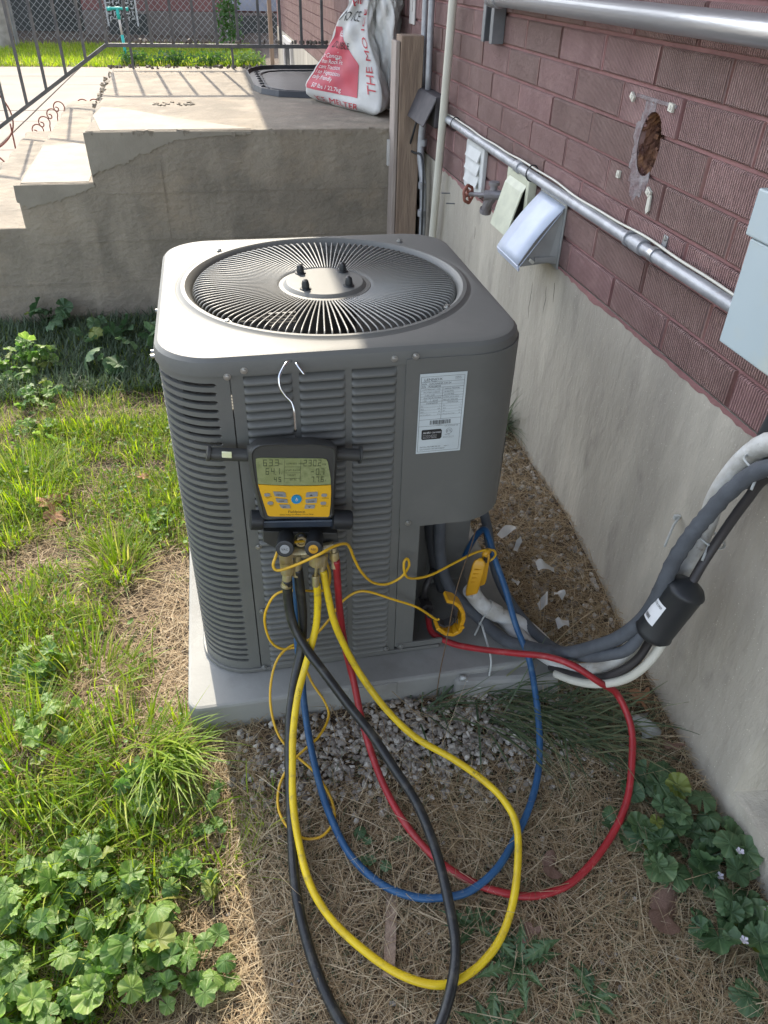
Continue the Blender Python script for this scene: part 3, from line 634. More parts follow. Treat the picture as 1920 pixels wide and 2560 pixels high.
# access panel wraps the right corner
b = B(); sA0 = 0.4685-0.36; sA1 = (0.36-RC)+RC*PI/2+0.34; n = 40
def ap(u, v):
    s = sA0+(sA1-sA0)*u; x, y = outline(s, -0.003 if v < 1 else -0.003); z = 0.402+0.4*v
    return (x, y, z)
b.grid(ap, n, 2); 
b.add([(0.4685,-0.003,0.402),(0.4685,0.02,0.402),(0.4685,0.02,0.802),(0.4685,-0.003,0.802)], [(0,1,2,3)])
mk('access_panel', b, 'unit', ac, smooth_='auto', solid=0.003)
b = B(); pts = [outline(sA0+(sA1-sA0)*k/30, -0.0005) for k in range(31)]+[(0.69,0.55),(0.47,0.55)]
b.prism([(x,y,0.404) for x,y in pts], (0,0,0.01)); mk('panel_floor', b, 'inside', ac)
b = B().box(0.4675, 0.514, 0.001, 0.012, 0.022, 0.402); b.box(0.504,0.514,0.012,0.12,0.022,0.402); mk('corner_post', b, 'unit', ac, bevel=0.002)
b = B(); b.prism([(0.514,0.10,0.022),(0.60,0.215,0.022),(0.715,0.225,0.022),(0.715,0.235,0.022),(0.595,0.225,0.022),(0.508,0.11,0.022)], (0,0,0.38)); mk('recess_wall', b, 'inside', ac)
# screws
for x, z in ((0.132,0.790),(0.163,0.800),(0.442,0.804),(0.482,0.808),(0.158,0.389),(0.484,0.415),(0.446,0.021),(0.143,0.014),(0.166,0.014),(0.482,0.026),(0.152,0.20)):
    b = B().lathe((x, 0.0+(-0.004 if x > 0.47 else 0.001), z), (0,-1,0), [(0,.0068),(.0015,.0068),(.0016,.0045),(.005,.0042),(.0055,.002)], 6+6); mk('screw', b, 'screw', ac, smooth_='auto')
for x, y in ((0.138,0.614),(0.142,0.161),(0.59,0.632),(0.591,0.176)):
    b = B().lathe((x, y, H_+0.001), (0,0,1), [(0,.0075),(.0015,.0075),(.0016,.005),(.006,.0045),(.0065,.002)], 12); mk('screw', b, 'screw', ac, smooth_='auto')
for y, z in ((0.34,0.79),(0.13,0.79),(0.11,0.79)):
    b = B().lathe((0.002, y, z), (-1,0,0), [(0,.0065),(.0015,.0065),(.0016,.004),(.009,.004)], 12); mk('screw', b, 'screw', ac, smooth_='auto')
# second label, edge-on at the right of the access panel
b = B(); b.grid(lambda u, v: (*outline((0.36-RC)+RC*(1.15+0.35*u), -0.0042), 0.43+0.13*v), 5, 2); mk('side_label', b, 'label', ac)

# rating label
lab = mk('rating_label', B().prism([(0.4925,-0.0045,0.592),(0.5865,-0.0045,0.592),(0.5865,-0.0045,0.7705),(0.4925,-0.0045,0.7705)], (0,-0.0006,0)), 'label', ac)
lab['label'] = 'pale rating label printed LENNOX with barcode'
LX, LZ1 = 0.4925, 0.7705; lw, lh = 0.094, 0.1785     # drawing units: fractions of label width/height, y down
t = B(); yl = -0.0054
def LP(x, y): return (LX+x*lw, yl, LZ1-y*lh)
def lline(x0, y0, x1, y1, wd=0.0005):
    if abs(y1-y0) < 1e-6: b_ = [(LX+x0*lw, LZ1-y0*lh-wd/2), (LX+x1*lw, LZ1-y0*lh-wd/2), (LX+x1*lw, LZ1-y0*lh+wd/2), (LX+x0*lw, LZ1-y0*lh+wd/2)]
    else: b_ = [(LX+x0*lw-wd/2, LZ1-y1*lh), (LX+x0*lw+wd/2, LZ1-y1*lh), (LX+x0*lw+wd/2, LZ1-y0*lh), (LX+x0*lw-wd/2, LZ1-y0*lh)]
    t.add([(x, yl, z) for x, z in b_], [(0,1,2,3)])
for y in (0.035, 0.098, 0.168, 0.272, 0.338, 0.56, 0.645, 0.975): lline(0.03, y, 0.95, y)
for y in (0.137,0.205,0.24,0.305,0.37,0.405,0.44,0.475,0.51): lline(0.03, y, 0.95, y, 0.00025)
for x in (0.03, 0.95): lline(x, 0.035, x, 0.975, 0.0006)
lline(0.5, 0.168, 0.5, 0.56); lline(0.25, 0.305, 0.25, 0.338, 0.0003)
def lt(s, x, y, size, sx=1.0, al='LEFT'): put_text(t, s, size*lh, lambda a, c: (LX+x*lw+a, yl, LZ1-y*lh+c), al, sx)
lt('LENNOX', .09, .082, .040, 1.25); lt('DALLAS  TEXAS', .08, .097, .016, 1.3); lt('ASSEMBLED', .74, .06, .014); lt('IN MEXICO', .75, .077, .014)
lt('M/N  13ACXN030-230-24', .05, .131, .030, 1.0); lt('S/N  1920L08943', .05, .163, .030, 1.0)
for i, s in enumerate(('CONTAINS HFC-410A','FACTORY CHARGE','5 LBS 2 OZS')): lt(s, .06+.03*i, .196+.034*i, .021)
lt('ELECTRICAL RATING', .10, .299, .021); lt('1 PH', .08, .332, .022); lt('60 HZ', .30, .332, .022); lt('COMPRESSOR', .16, .364, .021)
for i, s in enumerate(('DESIGN PRESSURE','HI 450 PSIG','LO 236 PSIG')): lt(s, .54, .196+.034*i, .021)
lt('NOMINAL VOLTS 208/230', .52, .298, .016); lt('MIN 197  MAX 253', .52, .332, .021); lt('FAN MOTOR', .62, .364, .021)
for i, (a, c) in enumerate((('PH','1'),('RLA','12.8'),('LRA','60'),('MIN CKT AMPACITY','17.2'))): lt(a, .05, .400+.035*i, .019 if i < 3 else .013); lt(c, .47, .400+.035*i, .019, al='RIGHT')
for i, (a, c) in enumerate((('PH','1'),('FLA','1.2'),('HP','1/6'),('MAX FUSE OR CKT BKR','25'))): lt(a, .53, .400+.035*i, .019 if i < 3 else .013); lt(c, .92, .400+.035*i, .019, al='RIGHT')
x = 0.27
while x < 0.72:
    wd = random.choice((.006,.010,.016)); lline(x+wd/2, .575, x+wd/2, .628, wd*lw); x += wd+random.choice((.006,.010,.014))
lt('1920L08943', .42, .641, .012); lt('FOR OUTDOOR USE', .60, .665, .017)
t.cur = 1; t.add([LP(a, c) for a, c in ((.10,.70),(.12,.69),(.52,.69),(.55,.71),(.55,.80),(.52,.82),(.12,.82),(.10,.80))], [tuple(range(8))[::-1]])
t.cur = 2; put_text(t, 'AHRI', .036*lh, lambda a, c: (LX+.13*lw+a, yl-.0004, LZ1-.742*lh+c), sx=1.1); put_text(t, 'CERTIFIED', .024*lh, lambda a, c: (LX+.32*lw+a, yl-.0004, LZ1-.739*lh+c))
for i in range(3): put_text(t, 'Unitary Small AC  AHRI Standard', .012*lh, lambda a, c: (LX+.13*lw+a, yl-.0004, LZ1-(.768+.017*i)*lh+c))
t.cur = 0; n = 24
for (ra, rb) in ((.0066,.0060),):
    vs = [(LX+.71*lw+r*math.cos(2*PI*k/n), yl, LZ1-.725*lh+r*math.sin(2*PI*k/n)) for k in range(n) for r in (ra, rb)]
    t.add(vs, [(2*k, (2*k+2) % (2*n), (2*k+3) % (2*n), 2*k+1) for k in range(n)])
lt('ETL', .655, .737, .038); lt('Intertek', .62, .775, .018); lt('CONFORMS TO UL STD 1995', .58, .80, .010); lt('CERTIFIED TO CAN/CSA STD', .58, .813, .010)
lt('INSTALL PROHIBITED IN', .08, .925, .022); lt('PART "C"', .62, .925, .015); lt('SOUTHWEST OR SOUTHEAST', .08, .955, .022)
mk('lettering', t, ['ink','ink','white'], lab)
# ================================================================ ON THE HOUSE WALL
def solo(name, b, m, label, cat, loc, smooth_=False, bevel=0, group=None, solid=0):
    return tag(mk(name, b, m, loc=loc, smooth_=smooth_, bevel=bevel, solid=solid), label, cat, group)
# tall white pipe
solo('drain_pipe', B().tube([(XW-.04,1.985,1.9),(XW-.04,1.987,1.29),(XW-.04,2.06,.55),(XW-.04,2.12,.1),(XW-.04,2.12,-0.06)], .0165, 16, sub=4), 'pvc', 'tall cream white plastic pipe standing against the brick wall', 'pipe', (XW-.04,2.1,-.05), True)
# two vertical conduits into a weathered box, one conduit below
jb = thing('junction_box', 'weathered dark outlet box on the wall behind the white pipe', 'electrical box', (XW,2.25,.9))
mk('box_body', B().box(XW-.055,XW,2.10,2.40,.842,.958), 'box_dark', jb, bevel=.006)
b = B(); b.prism([(XW-.058,2.08,.955),(XW-.105,2.10,.85),(XW-.100,2.10,.845),(XW-.055,2.08,.945)], (0,.33,0)); mk('cover', b, 'box_dark', jb, bevel=.003)
for y, lab in ((2.43,'left of two thin metal conduits rising beside the wooden post'),(2.325,'right of two thin metal conduits rising above the outlet box')):
    c = thing('vertical_conduit', lab, 'conduit', (XW-.03,y,.95), 'paired conduits above the outlet box')
    mk('tube', B().tube([(XW-.03,y,.93),(XW-.03,y+.015,1.35),(XW-.03,y+.02,2.2)], .0135, 12, sub=3), 'emt', c, True)
lc = thing('lower_conduit', 'dull metal conduit dropping from the outlet box beside the post', 'conduit', (XW-.05,2.3,-.06))
mk('tube', B().tube([(XW-.045,2.32,.85),(XW-.05,2.325,.70),(XW-.035,2.29,.5),(XW-.035,2.28,-.06)], .016, 12, sub=5), 'emt', lc, True)
for z, y in ((.735,2.325),(.56,2.295),(.44,2.285)): mk('coupling', B().lathe((XW-.042,y,z),(0,-.02,1),[(0,.016),(.001,.019),(.028,.019),(.029,.016)],12), 'emt', lc, 'auto')
solo('thin_dark_cable', B().tube([(XW-.07,2.33,.85),(XW-.08,2.36,.78),(XW-.085,2.40,.71),(XW-.07,2.36,.70),(XW-.055,2.27,.69),(XW-.05,2.24,.5),(XW-.045,2.24,.0)], .005, 8, sub=6), 'cable', 'thin black cable looping down behind the lower conduit', 'cable', (XW-.05,2.24,0), True)
# long horizontal conduit
hc = thing('wall_conduit', 'long grey metal conduit running along the brick wall to the utility box', 'conduit', (XW-.02,1.0,.886))
mk('tube', B().tube([(XW-.022,2.08,.890),(XW-.022,1.5,.886),(XW-.022,.8,.885),(XW-.022,-.175,.886)], .0142, 16, sub=6), 'emt', hc, True)
for y, n_ in ((1.16,.04),(.345,.05),(.395,.012)): mk('coupling', B().lathe((XW-.022,y-n_/2,.886),(0,1,0),[(0,.0145),(.002,.0185),(n_-.002,.0185),(n_,.0145)],16), 'emt', hc, 'auto')
b = B(); b.lathe((XW-.022,.262,.886),(0,1,0),[(0,.0148),(.0005,.0168),(.018,.0168),(.0185,.0148)],16); b.prism([(XW-.006,.262,.898),(XW-.004,.262,.928),(XW-.002,.262,.928),(XW-.002,.262,.89)],(0,.018,0)); mk('strap', b, 'galv', hc, 'auto')
mk('strap_screw', B().lathe((XW-.004,.271,.921),(-1,0,0),[(0,.006),(.003,.005),(.0035,.001)],10), 'screw', hc)
P = []; 
for k in range(40):
    y = 2.05-k*.057; P.append((XW-.016+.002*math.sin(k*.7), y, .9035+.0028*math.sin(k*.45)+.0012*math.sin(k*1.3)))
solo('thin_white_cable', B().tube(P, .0032, 6, sub=2), 'pvc', 'thin white cable strapped along the top of the long wall conduit', 'cable', (XW,1,.9), True)
for y, lab in ((1.90,'black cable tie on the far end of the long wall conduit'),(1.045,'black cable tie on the long conduit above the cream vent')):
    solo('cable_tie', B().tube([(XW-.022+.0195*math.cos(a)*1.0, y+.002*math.sin(a*2), .892+.023*math.sin(a)) for a in [2*PI*k/20 for k in range(21)]], .0022, 6, cap=False), 'cable', lab, 'cable tie', (XW-.02,y,.89), True)
# big pipe and strut
bp_ = thing('large_pipe', 'thick galvanised pipe running along the top of the brick wall', 'pipe', (XW-.06,.6,1.32))
mk('tube', B().tube([(XW-.06,1.44,1.322),(XW-.06,-1.6,1.326)], .0245, 24), 'galv', bp_, True)
for y in (1.40,1.43,1.46): mk('pipe_fitting', B().lathe((XW-.06,y-.012,1.322),(0,1,0),[(0,.0245),(.003,.030),(.02,.030),(.024,.024)],20), 'galv', bp_, 'auto')
b = B(); b.box(XW-.042,XW-.001,1.49,1.495,1.192,1.30); b.box(XW-.042,XW-.001,1.60,1.605,1.192,1.30); b.box(XW-.006,XW-.002,1.495,1.60,1.192,1.30); b.box(XW-.042,XW-.036,1.495,1.518,1.192,1.30); b.box(XW-.042,XW-.036,1.577,1.60,1.192,1.30)
solo('strut_channel', b, 'galv_dark', 'short grey strut channel under the end of the large pipe', 'bracket', (XW,1.55,1.25), bevel=.001)
solo('wall_bracket', B().box(XW-.008,XW-.001,2.73,2.83,1.17,1.40).box(XW-.012,XW-.008,2.765,2.785,1.22,1.40), 'offwhite', 'small pale bracket on the brick behind the ice melt bags', 'bracket', (XW,2.78,1.3), bevel=.002)
# white louvred vent
v1 = thing('louvred_vent', 'small white louvred wall vent beneath the long conduit', 'vent', (XW,1.64,.78))
b = B(); b.prism([(XW-.001,y,z) for y, z in rrect(1.53,1.75,.700,.872,.018,4)], (-.016,0,0)); mk('frame', b, 'white_paint', v1, bevel=.003)
for i in range(3):
    z = .822-i*.044; b = B(); b.prism([(XW-.018,1.565,z+.030),(XW-.030,1.565,z-.006),(XW-.026,1.565,z-.008),(XW-.016,1.565,z+.022)], (0,.155,0)); mk('slat', b, 'white_paint', v1)
# spigot
sp = thing('hose_spigot', 'grey outdoor tap with a rusty red round handle', 'tap', (XW,1.30,.77))
b = B(); b.tube([(XW,1.245,.775),(XW-.05,1.275,.775),(XW-.085,1.29,.772)], .016, 12); mk('body', b, 'tap', sp, 'auto')
b = B(); b.tube([(XW-.055,1.28,.775),(XW-.064,1.30,.745),(XW-.066,1.312,.715)], .0175, 12); b.lathe((XW-.066,1.312,.722),(0,.3,-1),[(0,.021),(.014,.021),(.015,.016)],12); mk('spout', b, 'tap', sp, 'auto')
b = B(); b.lathe((XW-.055,1.285,.775),(0,0,1),[(0,.013),(.03,.013),(.03,.019),(.040,.019),(.0405,.006)],14); mk('breather_cap', b, 'tap', sp, 'auto')
b = B(); b.tube([(XW-.08,1.29,.772),(XW-.098,1.315,.768),(XW-.118,1.345,.763)], .007, 8); mk('stem', b, 'tap', sp, 'auto')
hcn = Vector((XW-.122,1.35,.762)); ax = Vector((-.62,.75,-.12)).normalized(); a_ = ax.orthogonal().normalized(); c_ = ax.cross(a_)
b = B(); b.tube([hcn+(a_*math.cos(2*PI*k/32)+c_*math.sin(2*PI*k/32))*(.027+.0015*math.cos(6*2*PI*k/32)) for k in range(33)], .0055, 8, cap=False)
for k in range(4):
    d = a_*math.cos(PI/2*k+.3)+c_*math.sin(PI/2*k+.3); b.tube([hcn, hcn+d*.026], .0042, 6)
b.lathe(hcn-ax*.006, ax, [(0,.009),(.012,.009),(.014,.004)], 10); mk('handle', b, 'rust', sp, True)
# cream flap vent
v2 = thing('flap_vent', 'cream plastic wall vent with its flap hanging open', 'vent', (XW,1.15,.79))
b = B(); b.prism([(XW-.001,y,z) for y, z in rrect(1.045,1.245,.700,.872,.016,4)], (-.004,0,0))
for q in ((1.045,1.068,.700,.872),(1.222,1.245,.700,.872),(1.068,1.222,.850,.872),(1.068,1.222,.700,.716)): b.box(XW-.028,XW-.003,*q)
mk('frame', b, 'cream', v2, bevel=.004); mk('opening', B().box(XW-.009,XW-.006,1.066,1.224,.714,.852), 'dark', v2)
b = B(); b.prism([(XW-.024,1.066,.852),(XW-.040,1.066,.83),(XW-.060,1.066,.76),(XW-.078,1.062,.698),(XW-.073,1.062,.696),(XW-.055,1.066,.76),(XW-.035,1.066,.83)], (0,.160,0)); mk('flap', b, 'cream', v2, bevel=.0015)
# vent hood
v3 = thing('vent_hood', 'white sloping hood over a grey plastic wall vent', 'vent', (XW,.90,.77))
mk('plate', B().box(XW-.006,XW-.0005,.800,1.000,.676,.860), 'hood_grey', v3, bevel=.002)
tipx, tipz = XW-.125, .694
b = B(); b.prism([(XW-.006,.812,.850),(tipx,.822,tipz),(tipx+.006,.822,tipz-.012),(XW-.03,.818,.692),(XW-.006,.812,.690)], (0,.004,0)); b.prism([(XW-.006,.984,.850),(tipx,.984,tipz),(tipx+.006,.984,tipz-.012),(XW-.006,.984,.690)], (0,.004,0)); mk('side_panel', b, 'hood_grey', v3)
b = B(); b.box(XW-.075,XW-.012,.8085,.8125,.698,.712); mk('side_rib', b, 'hood_grey', v3, bevel=.001)
b = B(); b.grid(lambda u, v: (XW-.004+(tipx-XW)*v-.010*math.sin(PI*v)*.6, .806+.188*u, .856+(tipz-.856)*v+.004*math.sin(PI*v)), 4, 10); mk('slope', b, 'hood_white', v3, True, solid=.003)
b = B(); b.prism([(tipx,.806,tipz),(tipx-.004,.806,tipz-.004),(tipx+.002,.806,tipz-.020),(tipx+.006,.806,tipz-.016)], (0,.188,0)); b.prism([(tipx+.02,.806,tipz+.02),(tipx-.002,.806,tipz-.010),(XW-.012,.8085,.842)], (0,-.004,0)); mk('lip', b, 'hood_white', v3)
b = B(); b.rbox((XW-.088,.803,.704),(.018,.008,.009),(0,.6,0)); mk('clip', b, 'pvc', v3, bevel=.001)
# nails in the foundation
for y, z, lb in ((1.98,.612,'upper left steel pin in the concrete beside the white pipe'),(1.90,.590,'lower right steel pin in the concrete under the white vent')): solo('steel_pin', B().tube([(XW+.01,y,z),(XW-.035,y+.01,z)], .003, 6), 'galv_dark', lb, 'pin', (XW,y,z), group='two steel pins in the foundation')
# utility box, right edge
ub = thing('utility_box', 'pale grey blue utility box mounted on the brick wall', 'electrical box', (XW,-.35,.99))
mk('body', B().box(XW-.115,XW-.001,-.54,-.176,.884,1.118), 'box_grey', ub, bevel=.004)
mk('lid', B().box(XW-.128,XW-.1155,-.55,-.168,.877,1.055), 'box_grey', ub, bevel=.003)
mk('hood', B().box(XW-.134,XW-.1155,-.56,-.160,1.058,1.13), 'box_grey', ub, bevel=.003)
mk('latch_loop', B().tube([(XW-.09,-.245,.884),(XW-.092,-.235,.872),(XW-.095,-.22,.868),(XW-.095,-.235,.860),(XW-.092,-.25,.866),(XW-.09,-.255,.884)], .0022, 6, sub=4), 'tie', ub, True)
solo('dark_conduit_stub', B().tube([(XW-.035,-.285,.89),(XW-.035,-.265,.76),(XW-.04,-.255,.66),(XW-.045,-.245,.62)], .020, 14, sub=3), 'cable', 'dark conduit dropping from the utility box down the foundation', 'conduit', (XW-.04,-.26,.62), True)
solo('wall_tie', B().tube([(XW,-.055,.392),(XW-.03,-.08,.388),(XW-.075,-.13,.372)], .003, 6).rbox((XW-.012,-.058,.392),(.012,.008,.010)), 'tie', 'pale plastic tie stub sticking out of the bare foundation', 'cable tie', (XW,-.055,.39))

# ---- refrigerant line set
LS = 'refrigerant lines between wall and air conditioner'
def rline(name, pts, r, m, label, seg=14, group=None, rfn=None, cat='pipe'):
    return solo(name, B().tube(pts, r, seg, sub=6, rfn=rfn), m, label, cat, pts[len(pts)//2], True, group=group)
T_in = [(1.06,-.46,.80),(1.020,-.350,.724),(1.000,-.311,.654),(.980,-.295,.583),(.965,-.290,.536),(.950,-.286,.470),(.940,-.288,.393),(.930,-.277,.313),(.900,-.262,.248),(.870,-.234,.196),(.825,-.176,.12),(.785,-.075,.045),(.745,-.02,.022),(.708,.046,.03),(.669,.091,.055),(.640,.13,.085),(.620,.15,.15),(.608,.15,.25),(.606,.15,.42)]
rline('insulated_line', T_in, .021, 'insul', 'upper grey foam insulated line curving from the wall under the clamps', rfn=lambda t: .0152+(.0012*math.sin(t*420) if .03 < t < .34 else 0), seg=16)
rline('insulated_line', [(1.085,-.41,.76),(1.053,-.312,.700),(1.033,-.273,.628),(1.013,-.257,.556),(.995,-.252,.505),(.978,-.250,.440),(.966,-.252,.365),(.920,-.286,.248),(.880,-.261,.193),(.855,-.20,.13),(.850,-.10,.05),(.830,-.01,.025),(.805,.08,.035),(.785,.15,.07),(.775,.21,.13),(.768,.26,.20),(.72,.30,.35)], .0130, 'insul', 'lower grey foam insulated line passing behind the blue hose')
rline('drain_hose', [(1.075,-.42,.79),(1.065,-.35,.765),(1.055,-.294,.732),(1.045,-.265,.686),(1.035,-.252,.637),(1.030,-.244,.580),(1.030,-.246,.525),(1.025,-.245,.467),(1.020,-.243,.424),(1.010,-.228,.363),(.990,-.230,.278),(.970,-.234,.204),(.940,-.232,.146),(.910,-.205,.085),(.880,-.165,.037),(.850,-.110,.015),(.817,-.05,.010),(.792,-.0,.012),(.77,.05,.02)], .018, 'pvc_dirty', 'white wrapped line curving down behind the grey insulation', rfn=lambda t: .027-.009*min(1, t*5)+(.002*math.sin(t*300)*max(0,1-t*6)))
rline('white_line', [(1.045,-.25,.47),(1.030,-.250,.40),(1.00,-.29,.31),(.985,-.296,.267),(.960,-.298,.193),(.930,-.280,.126),(.890,-.244,.077),(.860,-.197,.041),(.840,-.144,.010)], .010, 'pvc', 'thin white line at the underside of the bundle')
rline('liquid_line', [(1.075,-.38,.74),(1.060,-.316,.678),(1.050,-.298,.611),(1.035,-.288,.529),(1.010,-.295,.468),(.985,-.311,.429),(.977,-.311,.41)], .0095, 'copper_dark', 'tarnished copper line entering the top of the black filter')
rline('liquid_line', [(.945,-.302,.30),(.955,-.285,.262),(.965,-.274,.235),(.950,-.275,.184),(.925,-.263,.135),(.895,-.231,.081),(.865,-.184,.043),(.840,-.116,.004)], .0095, 'copper_dark', 'dark copper line leaving the bottom of the black filter')
fd = thing('filter_drier', 'black cylindrical filter drier with a white sticker on the refrigerant line', 'filter', (.957,-.306,.35))
fa = Vector((.040,-.003,.134)).normalized(); f0 = Vector((.940,-.302,.285)); fa = Vector((.035,-.009,.122)).normalized(); FL = .150
mk('canister', B().lathe(f0, fa, [(-.010,.011),(0,.023),(.004,.034),(.010,.0385),(.013,.0405),(.019,.0385),(FL-.019,.0385),(FL-.013,.0405),(FL-.010,.0385),(FL-.004,.034),(FL,.023),(FL+.010,.011)], 36), 'black_plastic', fd, True)
stc = B(); fb = fa.orthogonal().normalized(); fc_ = fa.cross(fb)
vdir = (Vector((.1518,-1.26,1.40))-f0); vdir = (vdir-fa*vdir.dot(fa)).normalized(); vv = fa.cross(vdir)
def fcy(a, h, r=.0392): return f0+fa*h+(vdir*math.cos(a)+vv*math.sin(a))*r
stc.grid(lambda u, v: fcy(-1.05+.85*u, FL*.30+FL*.36*v), 8, 3); sticker = mk('sticker', stc, 'white', fd)
for s_ in (1,): pass
ink = B()
for i in range(7): ink.grid(lambda u, v, i=i: fcy(-.97+.10*i*.55+.03*u, FL*.34+FL*.06*v, .0397), 2, 2)
put_text(ink, 'FILTER DRIER', .008, lambda a, c: fcy(-1.0+a/.0392, FL*.585+c, .0397), sx=.55)
mk('lettering', ink, 'ink', sticker)
# pale ties on the bundle
for (cx, lab) in (((.715,.05,.035),'pale zip tie round the dirty white drain elbow'),((1.040,-.31,.70),'zip tie round the top of the line bundle near the utility box'),((1.035,-.262,.50),'zip tie holding the dark copper line to the bundle')):
    c = Vector(cx); d = Vector((.6,-.5,-.2)).normalized() if cx[0] < .8 else Vector((.3,-.1,1)).normalized(); a1 = d.orthogonal().normalized(); a2 = d.cross(a1); R_ = .0235 if cx[0] < .8 else .030
    b = B(); b.tube([c+(a1*math.cos(2*PI*k/20)+a2*math.sin(2*PI*k/20))*R_ for k in range(21)], .0024, 6, cap=False); e = c-Vector((.016,.02,.0)); b.tube([e, e+Vector((-.018,-.018,-.022))], .0028, 6); b.rbox(tuple(e), (.008,.007,.008)); solo('zip_tie', b, 'tie', lab, 'cable tie', cx, True)
solo('long_zip_tie', B().tube([(.686,-.012,.075),(.690,-.085,.035),(.688,-.098,-.01),(.680,-.105,-.035),(.660,-.11,-.04),(.62,-.10,-.012)], .0028, 6, sub=5).rbox((.619,-.10,-.010),(.014,.009,.010)), 'tie', 'long loose pale zip tie hanging over the pad edge', 'cable tie', (.66,-.09,-.03), True)
# dirty white pipe fitting on the pad
pe = thing('drain_elbow', 'dirty white plastic pipe lying open on the pad below the yellow clamp', 'pipe', (.72,.06,.05))
mk('tube', B().tube([(.676,.060,.128),(.690,.060,.100),(.712,.058,.070),(.735,.055,.050),(.765,.045,.034),(.815,.02,.018),(.85,-.04,.006),(.86,-.10,.0)], .0205, 18, cap=False, sub=5), 'pvc_dirty', pe, True, solid=.003)
mk('coupling', B().tube([(.722,.057,.062),(.752,.05,.041)], .0235, 18), 'pvc_dirty', pe, 'auto')
mk('socket_rim', B().lathe((.676,.060,.128), Vector((.676-.690,0,.028)), [(-.004,.0205),(-.004,.0225),(.003,.0225),(.003,.0205)], 20), 'pvc_dirty', pe, 'auto')
# pipes inside the recess
for x, y, lab in ((.615,.19,'thick dark pipe standing inside the lower opening of the cabinet'),): solo('cabinet_pipe', B().tube([(x-.03,y,.40),(x-.02,y-.01,.25),(x,y-.02,.12),(x+.02,y-.03,.05)], .018, 12, sub=4), 'cable', lab, 'pipe', (x,y,.05), True)
vb = thing('service_valve', 'tarnished brass service valve inside the cabinet opening', 'valve', (.575,.13,.05))
mk('body', B().lathe((.575,.14,.045),(0,-1,0),[(0,.014),(.03,.014),(.03,.018),(.045,.018),(.045,.009),(.07,.009),(.072,.004)],6), 'copper_dark', vb, 'auto'); mk('stem', B().tube([(.575,.13,.04),(.575,.13,.09),(.60,.15,.13)], .009, 8), 'copper_dark', vb, True)

# ================================================================ GAUGE MANIFOLD
gm = thing('gauge_manifold', 'black digital manifold gauge with amber keypad hooked on the cabinet front', 'gauge', (.245,-.04,.60))
YG = -.072
def G(u, v, y=YG, q=0): return (.162+.0001501*(u-121.5)-.00001398*(v-163.9), y, .701-.00001388*(u-121.5)-.00018557*(v-163.9)+q*(YG-y)*.655)
def sm2(pts, n=4):
    P = [Vector((x, y, 0)) for x, y in pts]; out = []
    m = len(P)
    for i in range(m):
        p0, p1, p2, p3 = P[i-1], P[i], P[(i+1) % m], P[(i+2) % m]
        for k in range(n):
            t = k/n; q = 0.5*((2*p1)+(p2-p0)*t+(2*p0-5*p1+4*p2-p3)*t*t+(3*p1-3*p2+p3-p0)*t**3); out.append((q.x, q.y))
    return out
body = [(92,380),(96,270),(140,195),(230,150),(440,133),(660,140),(900,133),(1080,165),(1170,195),(1212,270),(1222,500),(1226,800),(1222,1050),(1212,1195),(900,1200),(500,1196),(272,1190),(225,1050),(170,850),(120,600)]
bd = sm2(body, 3); cx_ = sum(p[0] for p in bd)/len(bd); cy_ = sum(p[1] for p in bd)/len(bd)
b = B(); lay = [(-.012,.93),(-.020,1.0),(-.052,1.0),(-.062,.985),(-.069,.955),(-.072,.915),(-.070,.885)]
def gl(u, v):
    i = int(round(v*6)); y, k = lay[i]; p = bd[int(round(u*len(bd))) % len(bd)]; X, Y_ = cx_+(p[0]-cx_)*k, cy_+(p[1]-cy_)*k
    if Y_ < 420: Y_ += 78*min(1, max(0, (-y-.02)/.045))*(420-Y_)/287
    x, yy, z = G(X, Y_, y); top = max(0, min(1, (420-Y_)/200)); return (x, yy, z-top*(y-YG)*.655)
b.grid(gl, len(bd), 7, True); n = len(bd); b.f.append(tuple(range(n))); b.m.append(0); b.f.append(tuple(reversed(range(6*n, 7*n)))); b.m.append(0)
mk('body', b, 'grey_plastic', gm, 'auto')
def gpoly(pts, y, th=.0015, name='panel', m='face_y', par=None, sm=0):
    if sm: pts = sm2(pts, sm)
    b = B(); b.prism([G(u, v, y) for u, v in pts], (0,-th,0)); return mk(name, b, m, par or gm)
scr = [(188,400),(240,393),(640,400),(1030,408),(1066,420),(1085,450),(1112,560),(1136,660),(1140,722),(900,730),(650,727),(400,716),(214,700),(200,560),(188,440)]
display = gpoly(scr, -.0702, .0022, 'display', 'lcd')
keypad = gpoly([(214,708),(400,722),(650,735),(900,738),(1142,732),(1150,820),(1154,980),(1146,1125),(1130,1140),(800,1128),(500,1118),(360,1112),(335,1095),(290,960),(250,830)], -.0702, .0030, 'keypad', 'face_y')
# seven segment digits
SEG = {'0':'abcdef','1':'bc','2':'abged','3':'abgcd','4':'fgbc','5':'afgcd','6':'afgedc','7':'abc','8':'abcdefg','9':'abcdfg','-':'g'}
def seg7(b, s, u, v, w=62, h=95, y=-.0726, sp_=30, k=13):
    for ch in s:
        if ch == '.': b.add([G(u-sp_*.6+a, v+h-c, y) for a, c in ((0,0),(10,0),(10,10),(0,10))], [(0,1,2,3)]); continue
        R_ = {'a':(0,0,w,k),'d':(0,h-k,w,h),'g':(0,h/2-k/2,w,h/2+k/2),'f':(0,0,k,h/2),'e':(0,h/2,k,h),'b':(w-k,0,w,h/2),'c':(w-k,h/2,w,h)}
        for q in SEG.get(ch, ''):
            a0, c0, a1, c1 = R_[q]; b.add([G(u+a, v+c, y) for a, c in ((a0+3,c1-2),(a1-3,c1-2),(a1-3,c0+2),(a0+3,c0+2))], [(0,1,2,3)])
        u += w+sp_
